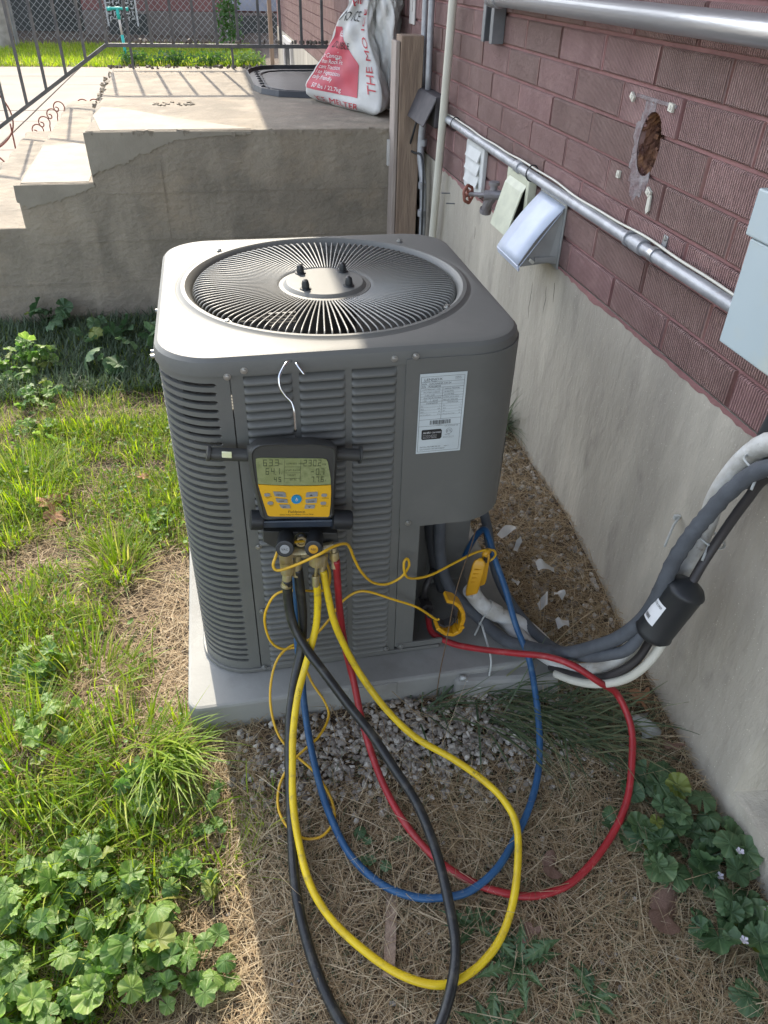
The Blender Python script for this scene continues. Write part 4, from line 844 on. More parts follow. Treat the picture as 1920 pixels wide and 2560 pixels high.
b = B(); seg7(b, '63.3', 275, 408, 50, 82, sp_=22); seg7(b, '230.2', 775, 415, 44, 82, sp_=17); seg7(b, '64.1', 305, 510, 46, 82, sp_=22); seg7(b, '-0.7', 870, 522, 46, 80, sp_=20); seg7(b, '7.7.6', 880, 620, 42, 74, sp_=20); seg7(b, '45', 410, 618, 38, 66, sp_=18)
def gt(b, s, u, v, size, y, al='LEFT', sx=1): put_text(b, s, size, lambda a, c: G(u+a, v-c, y), al, sx)
for s, u, v in (('PSIG',455,470),('LOW SIDE  HIGH',560,470),('VSAT  R-410A',560,550),('TARGET',575,610),('SH  SC',610,665),('F',500,590),('psig',1015,478),('F',1035,590),('F',1060,685)): gt(b, s, u, v, 30, -.0727)
for v_ in (500,572,640): b.add([G(a, c, -.0727) for a, c in ((545,v_+2),(740,v_+2),(740,v_-2),(545,v_-2))], [(0,1,2,3)])
for u_ in (540,742): b.add([G(a, c, -.0727) for a, c in ((u_-2,690),(u_+2,690),(u_+2,410),(u_-2,410))], [(0,1,2,3)])
mk('readout', b, 'lcd_ink', display)
for nm, pts in (('m',[(402,793),(530,800),(556,812),(570,862),(545,866),(424,848)]),('m',[(434,877),(580,893),(592,938),(462,930),(440,905)]),('m',[(484,960),(612,962),(630,1008),(520,1006),(500,990)]),
                ('m',[(822,830),(836,812),(972,807),(974,862),(822,872)]),('m',[(822,902),(968,888),(964,944),(832,950),(820,925)]),('m',[(820,968),(948,974),(938,1016),(812,1020)])):
    gpoly(pts, -.0733, .0018, 'button', 'btn', keypad)
for u, v in ((328,832),(368,937),(1061,852),(1055,955)):
    gpoly([(u+38*math.copysign(abs(math.cos(t))**.7, math.cos(t)), v+19*math.copysign(abs(math.sin(t))**.7, math.sin(t))) for t in [2*PI*k/16 for k in range(16)]], -.0733, .0016, 'button', 'btn', keypad)
gpoly([(702+66*math.cos(2*PI*k/28), 893+55*math.sin(2*PI*k/28)) for k in range(28)], -.0733, .0026, 'power_button', 'btn_blue', keypad)
b = B()
gt(b, 'Fieldpiece.', 600, 1076, 50, -.0734, sx=1.1); gt(b, 'SMAN3 Refrigerant Manifold + Micron Gauge', 490, 1104, 24, -.0734, sx=1.0)
gt(b, 'MENU', 444, 843, 30, -.0754); gt(b, 'VIEW', 480, 923, 28, -.0754); gt(b, 'ESC', 530, 998, 26, -.0754); gt(b, 'ENTER', 850, 934, 30, -.0754)
for s, u, v in (('VACUUM',303,866),('TEST',315,880),('HOLD',355,968),('MAX',360,982),('SUB',1050,884),('COOLING',1032,899),('SUPER',1035,986),('HEATING',1030,1002)): gt(b, s, u, v, 17, -.0734, sx=1.2)
b.add([G(a, c, -.0754) for a, c in ((866,852),(912,852),(889,834))], [(0,1,2)]); b.add([G(a, c, -.0754) for a, c in ((872,1004),(852,990),(896,990))], [(0,2,1)][:1])
mk('lettering', b, 'ink', keypad)
b = B(); put_text(b, 'O', 48, lambda a, c: G(684+a, 912-c, -.0764)); b.add([G(a, c, -.0765) for a, c in ((699,892),(706,892),(706,868),(699,868))], [(0,1,2,3)]); mk('power_symbol', b, 'white', keypad)
# cross bar with spirit level vials
def gbar(pa, pb, r, m, name, y=-.045, seg=16, par=None): 
    b = B(); b.tube([G(*pa, y, 1), G(*pb, y, 1)], r, seg); return mk(name, b, m, par or gm, 'auto', bevel=.0015)
gbar((-370,330),(95,350), .0125, 'grey_plastic', 'side_arm', -.030); gbar((1205,345),(1530,360), .0125, 'grey_plastic', 'side_arm', -.035)
gbar((1520,358),(1545,360), .0175, 'grey_plastic', 'arm_flange', -.037); gbar((-415,322),(-368,328), .015, 'grey_plastic', 'arm_flange', -.030)
for a, c, y in (((-225,300),(-105,308),-.0445),((1305,338),(1435,340),-.0385)):
    b = B(); b.prism([G(a[0],a[1],y,1), G(c[0],c[1],y,1), G(c[0],c[1]+68,y,1), G(a[0],a[1]+68,y,1)], (0,-.004,0)); mk('vial', b, 'vial', gm, bevel=.001)
# lower aluminium bar and knobs
b = B(); b.prism([G(180,1212,-.064),G(1215,1222,-.064),G(1215,1320,-.064),G(180,1305,-.064)], (0,.03,0)); mk('valve_body', b, 'bar_blue', gm, bevel=.003)
for a, c in (((120,1222),(285,1232)),((1205,1245),(1475,1262))):
    p = Vector(G(*a,-.055)); q = Vector(G(*c,-.055)); L_ = (q-p).length; b = B(); b.lathe(p, q-p, [(0,.017),(.001,.0205),(L_-.004,.0205),(L_,.0185),(L_,.014),(L_-.003,.013)], 24); mk('side_knob', b, 'black_plastic', gm, 'auto')
def c5(x, y, yy=-.09):    # sketch units of the lower block
    return Vector((.171+(x-370)*.000211-(y-110)*.000018, yy, .518-(x-370)*.0000261-(y-110)*.0002763+(-.09-yy)*.81))
b = B(); b.prism([c5(370,170,-.05),c5(1095,195,-.05),c5(1110,285,-.05),c5(940,300,-.05),c5(640,380,-.05),c5(500,340,-.05),c5(370,270,-.05)], (0,.022,0)); mk('manifold_plate', b, 'grey_plastic', gm, bevel=.002)
for a, c, m, txt in (((590,215),(562,342),'btn','VAC'),((872,215),(828,345),'clamp','REF')):
    p = c5(*a, -.055); q = c5(*c, -.118); L_ = (q-p).length; ax = (q-p).normalized()
    kn = B(); kn.lathe(p, ax, [(0,.013),(.004,.0165),(L_-.006,.0185),(L_-.001,.0175),(L_,.015)], 20); k_ = mk('valve_knob', kn, 'black_plastic', gm, 'auto')
    mk('cap_disc', B().lathe(p+ax*L_, ax, [(-.001,.0095),(.0012,.0095),(.0014,.008)], 20), m, k_)
    e1 = Vector((1,0,-.08)); e1 = (e1-ax*e1.dot(ax)).normalized(); e2 = e1.cross(ax)
    if e2.z < 0: e2 = -e2
    b = B(); put_text(b, txt, .0065, lambda u, v: p+ax*(L_+.0018)+e1*u+e2*(v-.0022), 'CENTER'); mk('lettering', b, 'ink', k_)
mk('sight_glass', B().lathe(c5(728,230,-.05), (0,-1,.15), [(0,.0125),(.018,.0125),(.02,.0115),(.02,.0075),(.016,.007)], 24), 'brass', gm, 'auto')
mk('sight_glass_lens', B().lathe(c5(728,228,-.064), (0,-1,.15), [(0,.0072),(.0015,.007),(.003,.003)], 20), 'black_plastic', gm, 'auto')
def fit(a, c, rs, y, name='fitting', m='brass'):
    p = c5(*a, y[0]); q = c5(*c, y[1]); L_ = (q-p).length; ax = (q-p).normalized(); fo = mk(name, B().lathe(p, q-p, [(t*L_, r) for t, r in rs], 20), m, gm, 'auto')
    R_ = max(r for t, r in rs)
    if R_ > .009:      # knurling on the fat ring
        ts = [t for t, r in rs if r > R_*.93]; t0, t1 = min(ts)*L_, max(ts)*L_; a1 = ax.orthogonal().normalized(); a2 = ax.cross(a1); kb = B()
        if t1-t0 > .004:
            for k in range(28):
                g_ = 2*PI*k/28; d = a1*math.cos(g_)+a2*math.sin(g_); kb.tube([p+ax*(t0+.001)+d*(R_-.0002), p+ax*(t1-.001)+d*(R_-.0002)], .0008, 4)
            ko = mk('knurling', kb, m, fo); ko['kind'] = 'stuff'
fit((575,375),(598,570), [(0,.013),(.3,.0135),(.31,.011),(.40,.011),(.42,.0135),(.98,.0135),(1,.010)], (-.085,-.088))
fit((598,565),(590,695), [(0,.008),(.1,.0095),(.11,.0098),(.9,.0105),(.92,.0125),(1,.0125)], (-.087,-.088))
fit((697,400),(690,592), [(0,.007),(.25,.007),(.26,.0095),(.9,.0095),(.92,.0105),(1,.0105)], (-.078,-.080))
fit((880,385),(875,505), [(0,.014),(.05,.0155),(.85,.0155),(.92,.013),(1,.009)], (-.095,-.098))
fit((875,505),(868,600), [(0,.0035),(1,.0035)], (-.098,-.10)); fit((868,598),(872,698), [(0,.007),(.05,.008),(.9,.008),(1,.0075)], (-.10,-.103))
fit((950,400),(935,575), [(0,.009),(.55,.009),(.56,.0075),(1,.0078)], (-.082,-.088))
fit((1045,330),(1055,442), [(0,.006),(.35,.006),(.37,.0095),(.95,.0105),(1,.008)], (-.078,-.082)); fit((1055,442),(1062,526), [(0,.0075),(1,.0075)], (-.082,-.085))
for p, q in (((600,360),(990,330)),): 
    b = B(); b.tube([c5(560,375,-.07), c5(760,375,-.066), c5(1050,325,-.066)], .012, 12); mk('manifold_block', b, 'brass', gm, 'auto')
# hook
b = B(); b.tube([(.246,-.055,.698),(.246,-.052,.735),(.243,-.045,.752),(.232,-.040,.765),(.224,-.036,.780),(.224,-.030,.797),(.231,-.022,.808),(.240,-.010,.814),(.249,.002,.812),(.254,.010,.806)], .0026, 10, sub=5)
b.tube([(.2555,.004,.806),(.257,-.006,.810),(.262,-.016,.806),(.270,-.024,.796)], .0026, 10, sub=4); mk('hook', b, 'chrome', gm, True)

# ================================================================ HOSES
def hose(name, pts, r, m, label, text=None, seg=14, cat='hose'):
    # rubber is never a perfect curve: small bends and a slightly uneven diameter
    k = len(pts); ph = random.random()*6; amp = .0016 if r > .005 else .0010
    P = [Vector(p)+(Vector((math.sin(i*2.1+ph), math.cos(i*1.7+ph), math.sin(i*2.9+ph)*.5))*amp if 1 < i < k-2 else Vector()) for i, p in enumerate(pts)]
    o = solo(name, B().tube(P, r, seg, sub=8, rfn=lambda t: r*(1+.018*math.sin(t*97+ph)+.012*math.sin(t*211))), m, label, cat, pts[k//2], True)
    return o
def printed(parent, pts, r, i0, txts, size, m='ink'):
    P = smooth(pts, 8); cam_ = Vector((.1518,-1.26,1.40)); b = B()
    for frac, s in txts:
        k0 = int(frac*(len(P)-1)); acc = [0]; 
        for k in range(k0, len(P)-1): acc.append(acc[-1]+(P[k+1]-P[k]).length)
        def fn(a, c):
            k = k0
            while k-k0 < len(acc)-2 and acc[k-k0+1] < a: k += 1
            f = (a-acc[k-k0])/max(1e-6, acc[k-k0+1]-acc[k-k0]); p = P[k].lerp(P[k+1], f); t = (P[k+1]-P[k]).normalized()
            n_ = (cam_-p); n_ = (n_-t*n_.dot(t)).normalized(); s_ = n_.cross(t); ang = (c-size*.35)/r
            return p+(n_*math.cos(ang)-s_*math.sin(ang)*-1)*(r+.0004)
        put_text(b, s, size, fn)
    mk('printing', b, m, parent)
black_ = [(0.209,-0.088,0.366),(0.208,-0.090,0.318),(0.213,-0.110,0.255),(0.235,-0.140,0.211),(0.269,-0.180,0.175),(0.311,-0.230,0.119),(0.352,-0.280,0.072),(0.392,-0.340,0.031),(0.427,-0.413,-0.006),(0.447,-0.500,-0.045),(0.454,-0.581,-0.073),(0.446,-0.661,-0.091),(0.423,-0.719,-0.104),(0.388,-0.777,-0.119),(0.337,-0.822,-0.134),(0.271,-0.818,-0.138),(0.222,-0.740,-0.129),(0.187,-0.662,-0.117),(0.168,-0.575,-0.100),(0.163,-0.488,-0.080),(0.166,-0.382,-0.057),(0.175,-0.280,0.012),(0.189,-0.210,0.076),(0.206,-0.150,0.125),(0.227,-0.110,0.181),(0.238,-0.095,0.263),(0.235,-0.083,0.335),(0.233,-0.080,0.384)]
hose('black_hose', black_, .0103, 'black_rubber', 'thick black vacuum hose looping down from the gauge towards the camera')
yel = [(0.269,-0.102,0.356),(0.269,-0.105,0.308),(0.263,-0.115,0.251),(0.248,-0.130,0.198),(0.227,-0.150,0.150),(0.208,-0.190,0.109),(0.192,-0.240,0.066),(0.181,-0.290,0.024),(0.176,-0.350,-0.020),(0.178,-0.410,-0.055),(0.187,-0.494,-0.073),(0.219,-0.563,-0.090),(0.271,-0.625,-0.106),(0.333,-0.678,-0.117),(0.406,-0.709,-0.124),(0.471,-0.701,-0.122),(0.528,-0.666,-0.116),(0.575,-0.614,-0.103),(0.609,-0.552,-0.087),(0.633,-0.473,-0.069),(0.628,-0.416,-0.058),(0.594,-0.365,-0.040),(0.533,-0.315,-0.018),(0.465,-0.265,0.005),(0.417,-0.215,0.035),(0.373,-0.170,0.080),(0.336,-0.140,0.155),(0.304,-0.120,0.249),(0.290,-0.100,0.332),(0.285,-0.090,0.380)]
y_ = hose('yellow_hose', yel, .0078, 'yellow', 'bright yellow hose hanging in one long loop below the gauge'); printed(y_, yel, .0078, 0, [(.055,'HLZ 35'),(.16,'17/17'),(.73,'HLZ 35')], .0075)
blu = [(0.233,-0.060,0.42),(0.230,-0.050,0.323),(0.227,-0.055,0.232),(0.224,-0.070,0.145),(0.225,-0.095,0.089),(0.225,-0.140,0.030),(0.229,-0.200,-0.020),(0.236,-0.303,-0.051),(0.254,-0.381,-0.073),(0.283,-0.451,-0.092),(0.330,-0.513,-0.101),(0.389,-0.549,-0.107),(0.443,-0.563,-0.108),(0.500,-0.563,-0.100),(0.569,-0.534,-0.093),(0.633,-0.479,-0.090),(0.688,-0.412,-0.083),(0.734,-0.337,-0.067),(0.763,-0.258,-0.043),(0.776,-0.180,-0.008),(0.784,-0.100,0.030),(0.765,-0.040,0.088),(0.751,0.030,0.151),(0.737,0.080,0.202),(0.731,0.120,0.240),(0.724,0.150,0.248),(0.715,0.180,0.200),(0.700,0.200,0.120)]
b_ = hose('blue_hose', blu, .0078, 'blue', 'dark blue hose sweeping round from the gauge to the cabinet opening'); printed(b_, blu, .0078, 0, [(.64,'HAV')], .006, 'ink_grey')
rd = [(0.313,-0.085,0.400),(0.315,-0.085,0.336),(0.32,-0.085,0.254),(0.327,-0.1,0.152),(0.34,-0.13,0.074),(0.35,-0.18,0.018),(0.358,-0.24,-0.024),(0.375,-0.33,-0.056),(0.41,-0.41,-0.084),(0.454,-0.483,-0.1),(0.509,-0.537,-0.108),(0.567,-0.572,-0.112),(0.63,-0.59,-0.115),(0.704,-0.583,-0.114),(0.777,-0.553,-0.107),(0.843,-0.506,-0.093),(0.894,-0.452,-0.071),(0.936,-0.384,-0.042),(0.96,-0.314,-0.008),(0.94,-0.257,0.045),(0.885,-0.257,0.1),(0.828,-0.229,0.135),(0.781,-0.186,0.125),(0.727,-0.129,0.09),(0.668,-0.073,0.055),(0.619,-0.026,0.03),(0.588,0.014,0.02),(0.571,0.043,0.022),(0.575,0.09,0.035),(0.578,0.12,0.04)]
r_ = hose('red_hose', rd, .0078, 'red', 'dark red hose curving widest to the right over the dry grass'); printed(r_, rd, .0078, 0, [(.085,'YELLOW JACKET PLUS II 600 PSI WP'),(.80,'YELLOW JACKET PLUS II')], .0068)
w1 = [(.262,-.060,.44),(.225,-.075,.452),(.200,-.095,.458),(.187,-.115,.450),(.183,-.120,.434),(.192,-.125,.426),(.227,-.130,.438),(.273,-.140,.467),(.303,-.120,.467),(.329,-.100,.454),(.342,-.090,.433),(.352,-.080,.394),(.368,-.070,.348),(.398,-.050,.295),(.432,-.040,.275),(.466,-.030,.282),(.485,-.030,.314),(.480,-.032,.335),(.470,-.037,.330),(.476,-.038,.295),(.499,-.020,.265),(.546,.000,.250),(.616,.030,.254),(.677,.060,.254),(.720,.072,.243),(.736,.078,.223),(.728,.080,.206),(.705,.075,.198)]
hose('thin_yellow_cord', w1, .0030, 'wire_y', 'thin yellow cord with a small curl leading to the upright clamp', seg=8, cat='cord')
w2 = [(0.575,-0.006,0.108),(0.564,-0.008,0.113),(0.512,-0.020,0.171),(0.452,-0.030,0.217),(0.397,-0.030,0.248),(0.365,-0.030,0.252),(0.333,-0.030,0.228),(0.294,-0.035,0.174),(0.255,-0.040,0.133),(0.205,-0.050,0.125),(0.173,-0.070,0.106),(0.154,-0.100,0.070),(0.150,-0.140,0.030),(0.159,-0.180,-0.012),(0.185,-0.213,-0.041),(0.231,-0.262,-0.058),(0.256,-0.315,-0.074),(0.259,-0.364,-0.084),(0.232,-0.396,-0.088),(0.193,-0.398,-0.088),(0.159,-0.371,-0.083),(0.144,-0.322,-0.075),(0.155,-0.268,-0.062),(0.194,-0.227,-0.045),(0.250,-0.190,-0.033),(0.280,-0.140,-0.030),(0.274,-0.110,-0.009),(0.251,-0.080,0.027),(0.234,-0.060,0.080),(0.221,-0.050,0.119),(0.189,-0.045,0.117),(0.164,-0.040,0.142),(0.154,-0.035,0.199),(0.165,-0.030,0.242),(0.189,-0.030,0.277),(0.230,-0.030,0.280),(0.281,-0.030,0.269),(0.301,-0.030,0.279),(0.304,-0.040,0.325),(0.296,-0.060,0.376),(0.285,-0.060,0.430)]
hose('thin_yellow_cord', w2, .0030, 'wire_y', 'thin yellow cord in tangled loops leading to the open lower clamp', seg=8, cat='cord')
# pipe clamps
k1 = thing('pipe_clamp', 'amber plastic pipe clamp standing closed above the white drain pipe', 'clamp', (.68,.06,.17), 'amber pipe clamps of the gauge')
def plate_between(p, q, wd, th, nrm):
    p, q = Vector(p), Vector(q); d = (q-p).normalized(); n_ = Vector(nrm); n_ = (n_-d*n_.dot(d)).normalized(); s = d.cross(n_)
    return p, q, d, n_, s
def slab(p, q, wp, wq, th, nrm, nseg=8, belly=.004):
    p, q, d, n_, s = plate_between(p, q, 0, 0, nrm); L_ = (q-p).length; b = B()
    def f(u, v):
        a = 2*PI*u; wd = wp+(wq-wp)*v; e = min(1, math.sqrt(max(.02, 1-(2*v-1)**6)))
        return p+d*L_*v+s*(wd/2*math.copysign(abs(math.cos(a))**.5, math.cos(a)))*e+n_*(th/2*math.copysign(abs(math.sin(a))**.5, math.sin(a))*e+belly*math.sin(PI*v))
    b.grid(f, 20, 14, True); n = 20; b.f.append(tuple(range(n))); b.m.append(0); b.f.append(tuple(reversed(range(13*n, 14*n)))); b.m.append(0); return b
h1 = mk('handle', slab((.690,.060,.232),(.669,.048,.112), .034, .030, .013, (-.3,-1,.4)), 'clamp', k1, True)
for i in range(4):
    f = .25+i*.1; p = Vector((.690,.060,.232)).lerp(Vector((.669,.048,.112)), f)+Vector((-.3,-1,.4)).normalized()*.0105; mk('grip_rib', B().rbox(tuple(p), (.020,.002,.002), (0,.0,0)), 'clamp', h1)
mk('lower_jaw', slab((.711,.078,.238),(.702,.070,.130), .020, .026, .010, (-.4,-1,.3)), 'clamp', k1, True)
b = B(); b.tube([(.698,.062,.236),(.706,.066,.245),(.713,.074,.240)], .008, 8); mk('pivot', b, 'clamp', k1, True)
mk('spring', B().tube([(.705+.004*math.cos(t), .066+.004*math.sin(t), .226-.0016*t/3) for t in np.linspace(0, 25, 60)], .0012, 5), 'copper_dark', k1, True)
k2 = thing('pipe_clamp', 'amber plastic pipe clamp lying jaws open by the cabinet opening', 'clamp', (.60,-.01,.12), 'amber pipe clamps of the gauge')
arc = [(.586,.190),(.606,.181),(.622,.163),(.633,.140),(.636,.115),(.632,.094)]
def cshape(pts, y0, y1, th):
    b = B(); n = len(pts); o = []
    for i, (x, z) in enumerate(pts):
        x0, z0 = pts[max(i-1,0)]; x1, z1 = pts[min(i+1,n-1)]; d = Vector((x1-x0, z1-z0)).normalized(); o.append((x+d.y*th, z-d.x*th))
    poly = [(x, y0, z) for x, z in pts]+[(x, y0, z) for x, z in reversed(o)]
    k = len(pts)
    for i in range(k-1):
        q = [poly[i], poly[i+1], poly[2*k-2-i], poly[2*k-1-i]]; b.prism(q, (0, y1-y0, 0))
    return b
mk('upper_jaw', cshape(arc, -.028, .006, .010), 'clamp', k2, bevel=.002)
mk('lower_jaw', cshape([(.634,.098),(.628,.074),(.608,.064),(.584,.073),(.562,.096)], -.030, .004, .011), 'clamp', k2, bevel=.002)
mk('jaw_lining', cshape([(.586,.180),(.604,.168),(.614,.148),(.616,.120),(.606,.098),(.586,.092),(.570,.102)], -.022, .000, .006), 'copper_dark', k2)
b = B()
for i in range(4): b.tube([(.596+i*.006,-.028,.135-i*.003),(.597+i*.006,-.029,.118-i*.003)], .0018, 6)
mk('spring', b, 'chrome', k2)
mk('pivot', B().lathe((.628,-.034,.096),(0,1,0),[(0,.005),(.006,.005)],10), 'clamp', k2)
# ================================================================ LANDING AND BEHIND
wp = thing('wooden_post', 'weathered square timber post where the landing meets the house', 'post', (1.02,2.4,-.06))
mk('timber', B().box(.975,1.075,2.385,2.49,-.1,1.152), 'wood', wp, bevel=.004); mk('edge_strip', B().box(.955,.972,2.395,2.495,-.1,1.13), 'wood_pale', wp, bevel=.002)
solo('post_bracket', B().box(.945,.978,2.472,2.500,.622,.735), 'offwhite', 'small grey metal bracket low on the left side of the timber post', 'bracket', (.96,2.48,.68), bevel=.003)
# iron railing
ZR = .915
rl = thing('iron_railing', 'dark iron railing along the far side of the landing and steps', 'railing', (-.1,4.8,.78))
def bar(p, q, w=.009): 
    p, q = Vector(p), Vector(q); b = B(); b.tube([p, q], w*1.2, 4); return b
mk('bottom_rail', bar((-.486,4.8,ZR),(1.09,4.8,ZR), .013), 'iron', rl); mk('top_rail', bar((-.486,4.8,1.94),(1.09,4.8,1.94), .020), 'iron', rl)
sl_ = .612
mk('bottom_rail', bar((-.486,4.8,ZR),(-1.95,4.8,ZR-sl_*1.464), .013), 'iron', rl); mk('top_rail', bar((-.486,4.8,1.94),(-1.95,4.8,1.94-sl_*1.464), .015), 'iron', rl)
for i in range(11):
    x = -.478+.1435*i; mk('baluster', bar((x,4.8,ZR),(x,4.8,1.94), .0105), 'iron', rl)
for i in range(1, 10):
    x = -.486-.1445*i; z = ZR-sl_*.1445*i; mk('baluster', bar((x,4.8,z),(x,4.8,z+1.025), .0105), 'iron', rl)
for x in (-.333, .335): mk('post_foot', bar((x,4.8,LZ-.01),(x,4.8,ZR), .009), 'iron', rl)
mk('post_foot', bar((-1.9,4.8,-.05),(-1.9,4.8,.9), .012), 'iron', rl)
# rusty scroll edging standing behind the steps
se = thing('scroll_edging', 'low rust red wire scroll edging along the walk behind the steps', 'garden edging', (-.9,5.02,0))
def arcp(x, z, r, a0, a1, n=14): return [(x+r*math.cos(a0+(a1-a0)*k/n), 5.02, z+r*math.sin(a0+(a1-a0)*k/n)) for k in range(n+1)]
for x, z, r in ((-1.075,.375,.038),(-1.02,.425,.038),(-.955,.475,.036),(-.90,.52,.036)):
    mk('scroll', B().tube([(x+.02,5.02,0)]+arcp(x,z,r,-.6,PI*1.25)+arcp(x-r*.55,z-r*.35,r*.4,PI*1.2,PI*2.6,8), .0042, 6), 'rust', se, True)
for x in (-.735,-.655): mk('scroll', B().tube([(x-.04,5.02,.0),(x-.04,5.02,.5)]+arcp(x,.53,.04,PI,0)+[(x+.04,5.02,.0)], .0042, 6), 'rust', se, True)
mk('scroll', B().tube([(-1.36,5.02,.66),(-1.28,5.02,.60),(-1.23,5.02,.50),(-1.235,5.02,.40),(-1.29,5.02,.32),(-1.38,5.02,.26),(-1.42,5.02,.28),(-1.41,5.02,.31)], .006, 6, sub=4), 'rust', se, True)
mk('scroll', B().tube([(-1.25,5.02,.42),(-1.255,5.02,.25),(-1.25,5.02,.0)], .006, 6), 'rust', se, True)
mk('scroll', B().tube([(-1.40,5.02,.22),(-1.36,5.02,.18),(-1.33,5.02,.12),(-1.35,5.02,0)], .006, 6, sub=3), 'rust', se, True)
# boot tray
tr_ = thing('boot_tray', 'black rubber boot tray with ornate corners lying on the landing', 'tray', (.74,4.05,LZ))
out = [(.40,4.45),(.405,3.75),(.44,3.60),(.53,3.48),(.70,3.42),(1.08,3.40),(1.08,4.80),(.60,4.78),(.50,4.72),(.43,4.60)]
oc = (.74,4.1)
def ring(k): return [(oc[0]+(x-oc[0])*k, oc[1]+(y-oc[1])*k) for x, y in out]
b = B(); b.prism([(x,y,LZ+.002) for x,y in ring(.985)], (0,0,.006)); mk('tray_floor', b, 'tray', tr_)
b = B(); o1, o2, o3 = ring(1), ring(.975), ring(.955); n = len(out); vs = [(x,y,LZ+.002) for x,y in o1]+[(x,y,LZ+.030) for x,y in o2]+[(x,y,LZ+.030) for x,y in ring(.96)]+[(x,y,LZ+.008) for x,y in ring(.94)]
b.add(vs, [(j*n+i, j*n+(i+1) % n, (j+1)*n+(i+1) % n, (j+1)*n+i) for j in range(3) for i in range(n)]); mk('tray_rim', b, 'tray', tr_, bevel=.002)
b = B(); q = ring(.74); b.tube([(x,y,LZ+.010) for x,y in q+[q[0]]], .006, 6, cap=False); mk('inner_border', b, 'tray', tr_)
for i in range(9):
    for (x, y) in ((.475+.0*i, 3.62+.115*i),):
        b = B(); b.tube([(x+.022*math.cos(t)*(1-t/9), y+.030*math.sin(t)*(1-t/9), LZ+.010) for t in np.linspace(0, 7, 18)], .004, 5); mk('scroll_relief', b, 'tray', tr_, True)
for i in range(5):
    x = .60+.10*i; b = B(); b.tube([(x+.03*math.cos(t)*(1-t/9), 3.52+.022*math.sin(t)*(1-t/9), LZ+.010) for t in np.linspace(0, 7, 18)], .004, 5); mk('scroll_relief', b, 'tray', tr_, True)

# ice melt bags: lofted pillows
def bag(secs, nu=64, nv=44, wr=.006, seed=1):
    zs = [s[0] for s in secs]
    def corner_curve(P, u, sharp=.62):
        n = len(P); t = u*n; i = int(t) % n; f = t-int(t)
        a, c = Vector(P[i]), Vector(P[(i+1) % n]); m = a.lerp(c, f); cen = sum((Vector(p) for p in P), Vector((0,0)))/n
        bul = 4*f*(1-f); dirn = (m-cen); return m+dirn*0.10*bul*sharp
    def S(u, v):
        z = zs[0]+(zs[-1]-zs[0])*v; j = 0
        while j < len(zs)-2 and z > zs[j+1]: j += 1
        f = (z-zs[j])/(zs[j+1]-zs[j]); f = f*f*(3-2*f)*.5+f*.5
        p = corner_curve(secs[j][1], u).lerp(corner_curve(secs[j+1][1], u), f)
        cen = sum((Vector(q) for q in secs[j][1]), Vector((0,0)))/4
        d = (p-cen).normalized(); a = 2*PI*u
        n_ = wr*(abs(math.sin(5*a+14*v+2*math.sin(6*v+a)+seed))*.6-.3+math.sin(3*a+9*v+seed)*.4+math.sin(7*a-23*v+seed*2)*.35+math.sin(13*a+31*v)*.25)*(1+2*v*.4)
        k = min(1, v/.06); rnd = 1-.22*(1-k)**2
        q = cen+(p-cen)*rnd+d*n_
        return Vector((q.x, q.y, z))
    b = B(); b.grid(S, nu, nv, True); b.f.append(tuple(reversed(range(nu)))); b.m.append(0); b.f.append(tuple(range((nv-1)*nu, nv*nu))); b.m.append(0)
    return b, S
bagA = thing('ice_melt_bag', 'white and red ice melt bag slumped on the landing before the tray', 'bag', (.9,3.1,LZ))
secA = [(LZ+.002,[(.69,3.36),(.955,2.74),(1.07,3.05),(.90,3.62)]),(.86,[(.668,3.34),(.975,2.77),(1.075,3.03),(.91,3.60)]),(1.0,[(.742,3.2),(.958,2.86),(1.03,3.04),(.91,3.4)]),(1.12,[(.80,3.12),(.928,2.93),(.985,3.05),(.92,3.26)]),(1.25,[(.872,3.06),(.945,2.97),(.985,3.04),(.935,3.14)]),(1.42,[(.90,3.05),(.965,2.97),(1.00,3.03),(.95,3.10)])]
b, SA = bag(secA, wr=.014); mk('sack', b, 'bag_white', bagA, True)
def SAo(u, v, o=.0025):
    e = 1e-3; p = SA(u, v); n_ = (SA(u+e, v)-p).cross(SA(u, v+e)-p)
    if n_.length > 0: n_.normalize()
    return p+n_*o
def bpatch(poly_fn, nu, nv, name, m, par):
    b = B(); b.grid(lambda u, v: SAo(*poly_fn(u, v)), nu, nv); return mk(name, b, m, par, True)
def redf(u, v):
    lo, hi = .10, .56
    vv_ = lo+(hi-lo)*v; left = .006; right = .175 if vv_ < .33 else .175-(vv_-.33)*.55
    return (left+(right-left)*u, vv_)
red_ = bpatch(redf, 14, 22, 'red_panel', 'bag_red', bagA)
tx = B()
for i, s in enumerate(('or Concrete','than Rock Salt','cant Traction','l to Vegetation','tally friendly')):
    put_text(tx, s, .040, lambda a, c, i=i: SAo(.012+a*.40, .345-.041*i+c*1.1, .004))
put_text(tx, '50 lbs / 22.7kg', .040, lambda a, c: SAo(.03+a*.40, .118+c*1.1, .004)); put_text(tx, 'KELLY', .05, lambda a, c: SAo(.05+a*.40, .495+c*1.1, .004))
stuff(mk('lettering', tx, 'white', red_))
tx = B(); put_text(tx, 'DOUBLE', .065, lambda a, c: SAo(.03+a*.40, .415+c*1.0, .0045)); put_text(tx, 'NO ICE', .085, lambda a, c: SAo(.02+a*.55, .60+c*1.1, .004)); stuff(mk('black_lettering', tx, 'ink', bagA))
tx = B(); put_text(tx, 'ICE MELTER', .075, lambda a, c: SAo(.03+a*.38, .022+c*.7, .004)); put_text(tx, 'Quick', .10, lambda a, c: SAo(.05+a*.5, .71+c*1.1, .004))
put_text(tx, 'THE MO ICE', .095, lambda a, c: SAo(.232-c*.42, .14+a*1.05, .004)); stuff(mk('red_lettering', tx, 'bag_ink', bagA))
